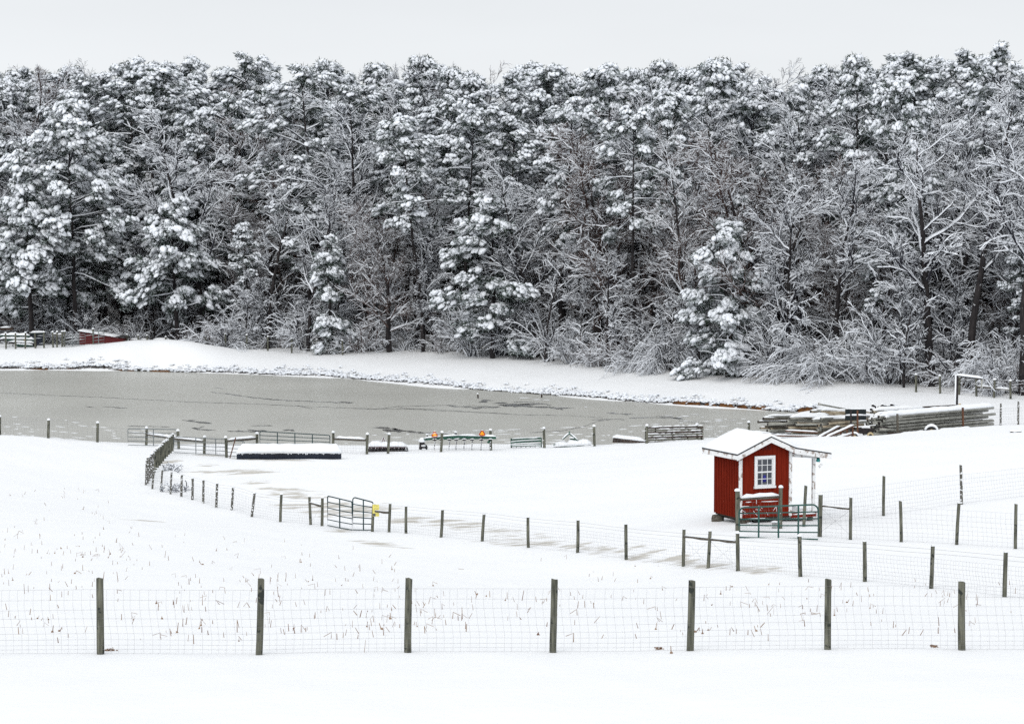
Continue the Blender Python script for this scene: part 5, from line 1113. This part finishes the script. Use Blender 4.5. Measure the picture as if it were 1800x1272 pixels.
# red boards (collapsed shed roof)
s = 18.22; rb_ = empty('red_lean_to', G(175, 610, s), label='long low red board building falling away to the right below the wood', cat='building')
def IP(px, py, dy=0): p = at(px, py, s); p.y += dy; return p
mb = MB(); A_, B_, C2, D_ = IP(139, 583), IP(217, 594.5), IP(217, 612), IP(139, 612)
vs = [A_, B_, C2, D_] + [p + Vector((0, 2.4, 0)) for p in (A_, B_, C2, D_)]; mb.add(vs, [(0, 3, 2, 1), (4, 5, 6, 7), (0, 1, 5, 4), (0, 4, 7, 3), (1, 2, 6, 5)]); mb.build('wall', M_REDROOF, rb_)
mb = MB(); mb.bar(A_ + Vector((-.15, 1.2, .06)), B_ + Vector((.1, 1.2, .04)), 2.7, .07); r_ = mb.build('roof', M_EDGE, rb_); mb = MB(); mb.snow(A_ + Vector((-.15, 1.2, .09)), B_ + Vector((-.5, 1.2, .07)), 2.7, .16, lump=.1); mb.build('roof_snow', M_SNOW, r_)
mb = MB()
for k in range(9): p = A_.lerp(B_, k / 9 + .03); mb.box((p.x, p.y - .02, (p.z + D_.z) / 2), (.06, .04, max(.2, p.z - D_.z - .1)))
mb.build('batten', M_MAROON, rb_)
# dark tractor shelter and green machine at far left
s = 18.15; ts = empty('tank_shelter', G(63, 612, s), label='dark box shaped shelter with a thick snow lid behind the left paddock fence', cat='shelter')
mb = MB(); mb.box(IP(63, 598) + Vector((0, .8, 0)), (1.15, 1.2, 1.6)); mb.build('body', M_NAVY, ts); mb = MB(); mb.box(IP(63, 587) + Vector((0, .8, 0)), (1.35, 1.5, .2)); mb.build('lid', M_BLKP, ts); mb = MB(); mb.snow(IP(51, 585.2, .8), IP(75.5, 584.6, .8), 1.5, .18, lump=.08); mb.build('lid_snow', M_SNOW, ts)
mb = MB()
for k in range(5): mb.box(IP(56 + k * 4, 598) + Vector((0, .19, 0)), (.04, .05, 1.5))
mb.build('rib', M_BLKP, ts)
tm = empty('hay_machine', G(30, 611, 18.3), label='green farm machine with snow on its beams behind the left paddock fence', cat='machine')
s = 18.3
for k, (x0, y0, x1, y1, m_) in enumerate(((0, 590, 52, 591, M_IMPL), (2, 596, 60, 598, M_IMPL), (16, 602, 60, 604, M_BLK), (0, 598, 10, 596, M_BLK), (28, 606, 58, 608, M_IMPL))):
    mb = MB(); mb.bar(IP(x0, y0), IP(x1, y1), .2, .16); o = mb.build('beam', m_, tm); mb = MB(); mb.snow(IP(x0, y0 - 1.5), IP(x1, y1 - 1.5), .5, .2, lump=.35); mb.build('beam_snow', M_SNOW, o)
for x_ in (10, 22, 34, 48, 57, 64): mb = MB(); mb.bar(IP(x_, 611), IP(x_ + rnd.uniform(-4, 4), 597), .07, .07); mb.build('strut', M_BLK, tm)
for x_ in (36, 59): mb = MB(); mb.wheel(IP(x_, 606), (0, 1, 0), .32, .2, n=14); mb.build('wheel', M_TYRE, tm)
mb = MB(); P = [IP(40, 601, -.1), IP(46, 601, -.1), IP(43, 597, -.1)]; mb.add(P + [p + Vector((0, .02, 0)) for p in P], [(0, 1, 2), (5, 4, 3), (0, 3, 4, 1), (1, 4, 5, 2), (2, 5, 3, 0)]); mb.build('orange_reflector', M_ORANGE, tm)
mb = MB(); mb.box(IP(3, 580, 2.5), (1.2, .8, .25)); o = mb.build('shelf_roof', M_DARK); tag(o, 'snow topped flat dark roof at the left edge above the green machine', 'roof'); mb = MB(); mb.snow(IP(-8, 577.8, 2.5), IP(9, 577.8, 2.5), .9, .14); mb.build('roof_snow', M_SNOW, o)
for x_, y_, x2, lab in ((229, 600, 246, 'snow covered boards behind the left part of the snow mound'), (247, 600, 262, 'small snowy arch of boards behind the snow mound, second from the left'), (270, 600, 300, 'dark board lying along the crest of the snow mound')):
    mb = MB(); A_ = at(x_, y_ - 1, 18.05); B_ = at(x2, y_ - 0, 18.05); mb.bar(A_, B_, .5, .25); o = mb.build('board_pile', M_REDROOF); tag(o, lab, 'boards'); mb = MB(); mb.snow(A_ + Vector((0, 0, .12)), B_ + Vector((0, 0, .12)), .6, .2); mb.build('snow_cover', M_SNOW, o)
# ------------------------------------------------------------------ ground cover
def shore_cover():
    rng = np.random.default_rng(9); parts = []; X_ = []; 
    V0, F0 = ICO1
    xs = rng.uniform(-120, 1440, 2300); cen = []; kind = []
    SX, SY = zip(*SHORE)
    for px in xs:
        y = float(np.interp(px, SX, SY)); soil = (1185 < px < 1345 and (px % 37) < 30) or 1400 < px < 1432 or (px < 300 and (math.sin(px * .11) + math.sin(px * .043 + 1) > -.2))
        s = (y - 365) / 15; d = FP / s
        off = rng.exponential(.5) if px > 330 and px < 1160 else rng.exponential(.45)
        Y = d + off * (1.6 if px > 400 else .9) - .25; X = (px - 900) / FP * d; cen.append((X, Y)); kind.append((soil, off))
    cen = np.array(cen); z = np.maximum(terr(cen[:, 0], cen[:, 1]), -.02)
    n = len(cen); soil = np.array([k[0] for k in kind]); off = np.array([k[1] for k in kind])
    # dark bank face / weed blades
    m = 5; idx = np.repeat(np.arange(n), m); c = np.stack([cen[idx, 0] + rng.normal(0, .13, n * m), cen[idx, 1] + rng.normal(0, .1, n * m), z[idx] - .03], 1)
    dr = nrm(np.stack([rng.normal(0, .6, n * m), rng.normal(0, .4, n * m) - .2, np.full(n * m, 1.)], 1)); L = rng.uniform(.06, .26, (n * m, 1)) * np.where(off[idx] < .5, 1., .75)[:, None]
    w = nrm(np.cross(dr, rng.normal(0, 1, (n * m, 3)))) * rng.uniform(.012, .03, (n * m, 1)); e = c + dr * L
    V = np.stack([c - w, c + w, e + w * .4, e - w * .4], 1).reshape(-1, 3); F = np.arange(n * m)[:, None] * 4 + np.arange(4); parts.append((V, F, np.zeros(len(F), int)))
    # snow lumps on the tufts
    k = np.repeat(np.arange(n), 2); q = len(k); c = np.stack([cen[k, 0] + rng.normal(0, .15, q), cen[k, 1] + rng.normal(0, .12, q) + .05, z[k] + rng.uniform(.06, .20, q)], 1); r = rng.uniform(.04, .13, q)
    c[:, 2] += np.where(soil[k] & (off[k] < .4), .14, 0)
    V = (c[:, None] + V0[None] * (1 + rng.normal(0, .12, (q, len(V0), 1))) * r[:, None, None] * np.array((1.3, 1.1, .6))).reshape(-1, 3); F = (np.arange(q)[:, None, None] * len(V0) + F0).reshape(-1, 3); parts.append((V, F, np.ones(len(F), int)))
    me = pack('shore_weeds', parts, [M_WEED, M_TSNOW], [0, 1]); link('shore_weeds', me, kind='stuff', label='snowy weeds and dark tufts along the far shore of the pond')
    # bare earth face of the bank
    mb = MB()
    for x0, x1, h in ((1183, 1234, .32), (1237, 1262, .26), (1264, 1292, .34), (1296, 1316, .28), (1320, 1350, .34), (1403, 1432, .4), (8, 44, .13), (50, 86, .15), (112, 160, .15), (170, 216, .14), (222, 240, .12), (262, 300, .13)):
        n_ = max(4, int((x1 - x0) / 4)); vs = []
        for i in range(n_ + 1):
            px = x0 + (x1 - x0) * i / n_; y = float(np.interp(px, SX, SY)); d = FP / ((y - 365) / 15); X = (px - 900) / FP * d; e_ = min(1, min(i, n_ - i) / 1.5 + .25)
            vs += [(X, d - .45, -.05), (X, d - .30, h * e_ * rnd.uniform(.75, 1.1)), (X, d + .5, h * e_ * .8 - .05)]
        mb.add(vs, [(3 * i + j, 3 * i + 3 + j, 3 * i + 4 + j, 3 * i + 1 + j) for i in range(n_) for j in range(2)], 0, True)
    mb.build('bare_bank', M_REED, world='raw', kind='stuff', label='strips of bare brown earth at the foot of the far bank')
shore_cover()
def stalks():
    rng = np.random.default_rng(19); mb = MB(); rnd = random.Random(23)
    def one(px, py, sc=1):
        try: p = gp(px, py)
        except Exception: return
        L = rnd.uniform(.04, .17) * sc; L = L * (1.6 if rnd.random() < .1 else 1); t = rnd.uniform(-.9, .9) if rnd.random() < .45 else rnd.uniform(-.2, .2); w = rnd.uniform(.005, .011)
        a = p - Vector((0, 0, .03)); b = p + Vector((math.sin(t) * L, rnd.uniform(-.05, .05), math.cos(t) * L))
        if rnd.random() < .15: c = b + Vector((rnd.uniform(-.2, .2), 0, -L * rnd.uniform(.2, .9))); mb.tube([a, b, c], [w, w * .8, w * .6], 4)
        else: mb.tube([a, b], [w, w * .6], 4)
        if rnd.random() < .12: mb.blob(a + Vector((0, 0, .04)), w * 2.6, w * 2, w * 3)
    clusters = [(rnd.uniform(-20, 620), rnd.uniform(960, 1120)) for _ in range(40)] + [(rnd.uniform(-10, 260), rnd.uniform(850, 990)) for _ in range(18)] + [(rnd.uniform(600, 1150), rnd.uniform(990, 1110)) for _ in range(18)] + [(rnd.uniform(1150, 1740), rnd.uniform(1030, 1120)) for _ in range(18)]
    for x, y in clusters:
        if y < 840 + (x * .45) and x < 620 and y < 1000 and x > 200: continue
        for _ in range(rnd.randint(1, 6)): one(x + rnd.gauss(0, 20), y + rnd.gauss(0, 9))
    for _ in range(200): x = rnd.uniform(-30, 700); y = rnd.uniform(925 + max(0, x - 300) * .12, 1125); one(x, y)
    for _ in range(110): one(rnd.uniform(600, 1790), rnd.uniform(1000 + 20, 1122))
    for x, y in ((1008, 1128), (1180, 1148), (200, 1143), (640, 1146)): one(x, y, 1)
    me = bpy.data.meshes.new('dry_stalks'); me.from_pydata(mb.v, [], mb.f); me.materials.append(M_STALK); link('dry_stalks', me, kind='stuff', label='broken brown stubble poking through the snow')
stalks()
for px, py, lab in ((300, 868, 'small snow caught bush at the foot of the curved fence on the left'), (295, 829, 'little snowy bush inside the bend of the fence below the close posts')):
    p = G(px, py, 34.5 if py > 850 else 32); o = link('low_bush', make_shrub(71 + py, .75, 14, .12, .03, mult=(5, 4), spread=1.1)); o.location = p; tag(o, lab, 'bush')
for px, py, w_, lab in ((192, 1143, .2, 'clump of dead leaves beside the first post of the nearest fence'), (1157, 1141, .13, 'clump of dead leaves under the nearest fence left of the fifth post'), (1640, 1137, .08, 'tiny dead clump by the last full post of the nearest fence')):
    p = gp(px, py); mb = MB(); r2 = random.Random(px)
    for k in range(26): q = p + Vector((r2.gauss(0, w_ * .35), r2.gauss(0, .04), r2.uniform(0, .04))); mb.blob(q, .018, .012, .01)
    o = mb.build('leaf_clump', M_STALK); tag(o, lab, 'leaves')
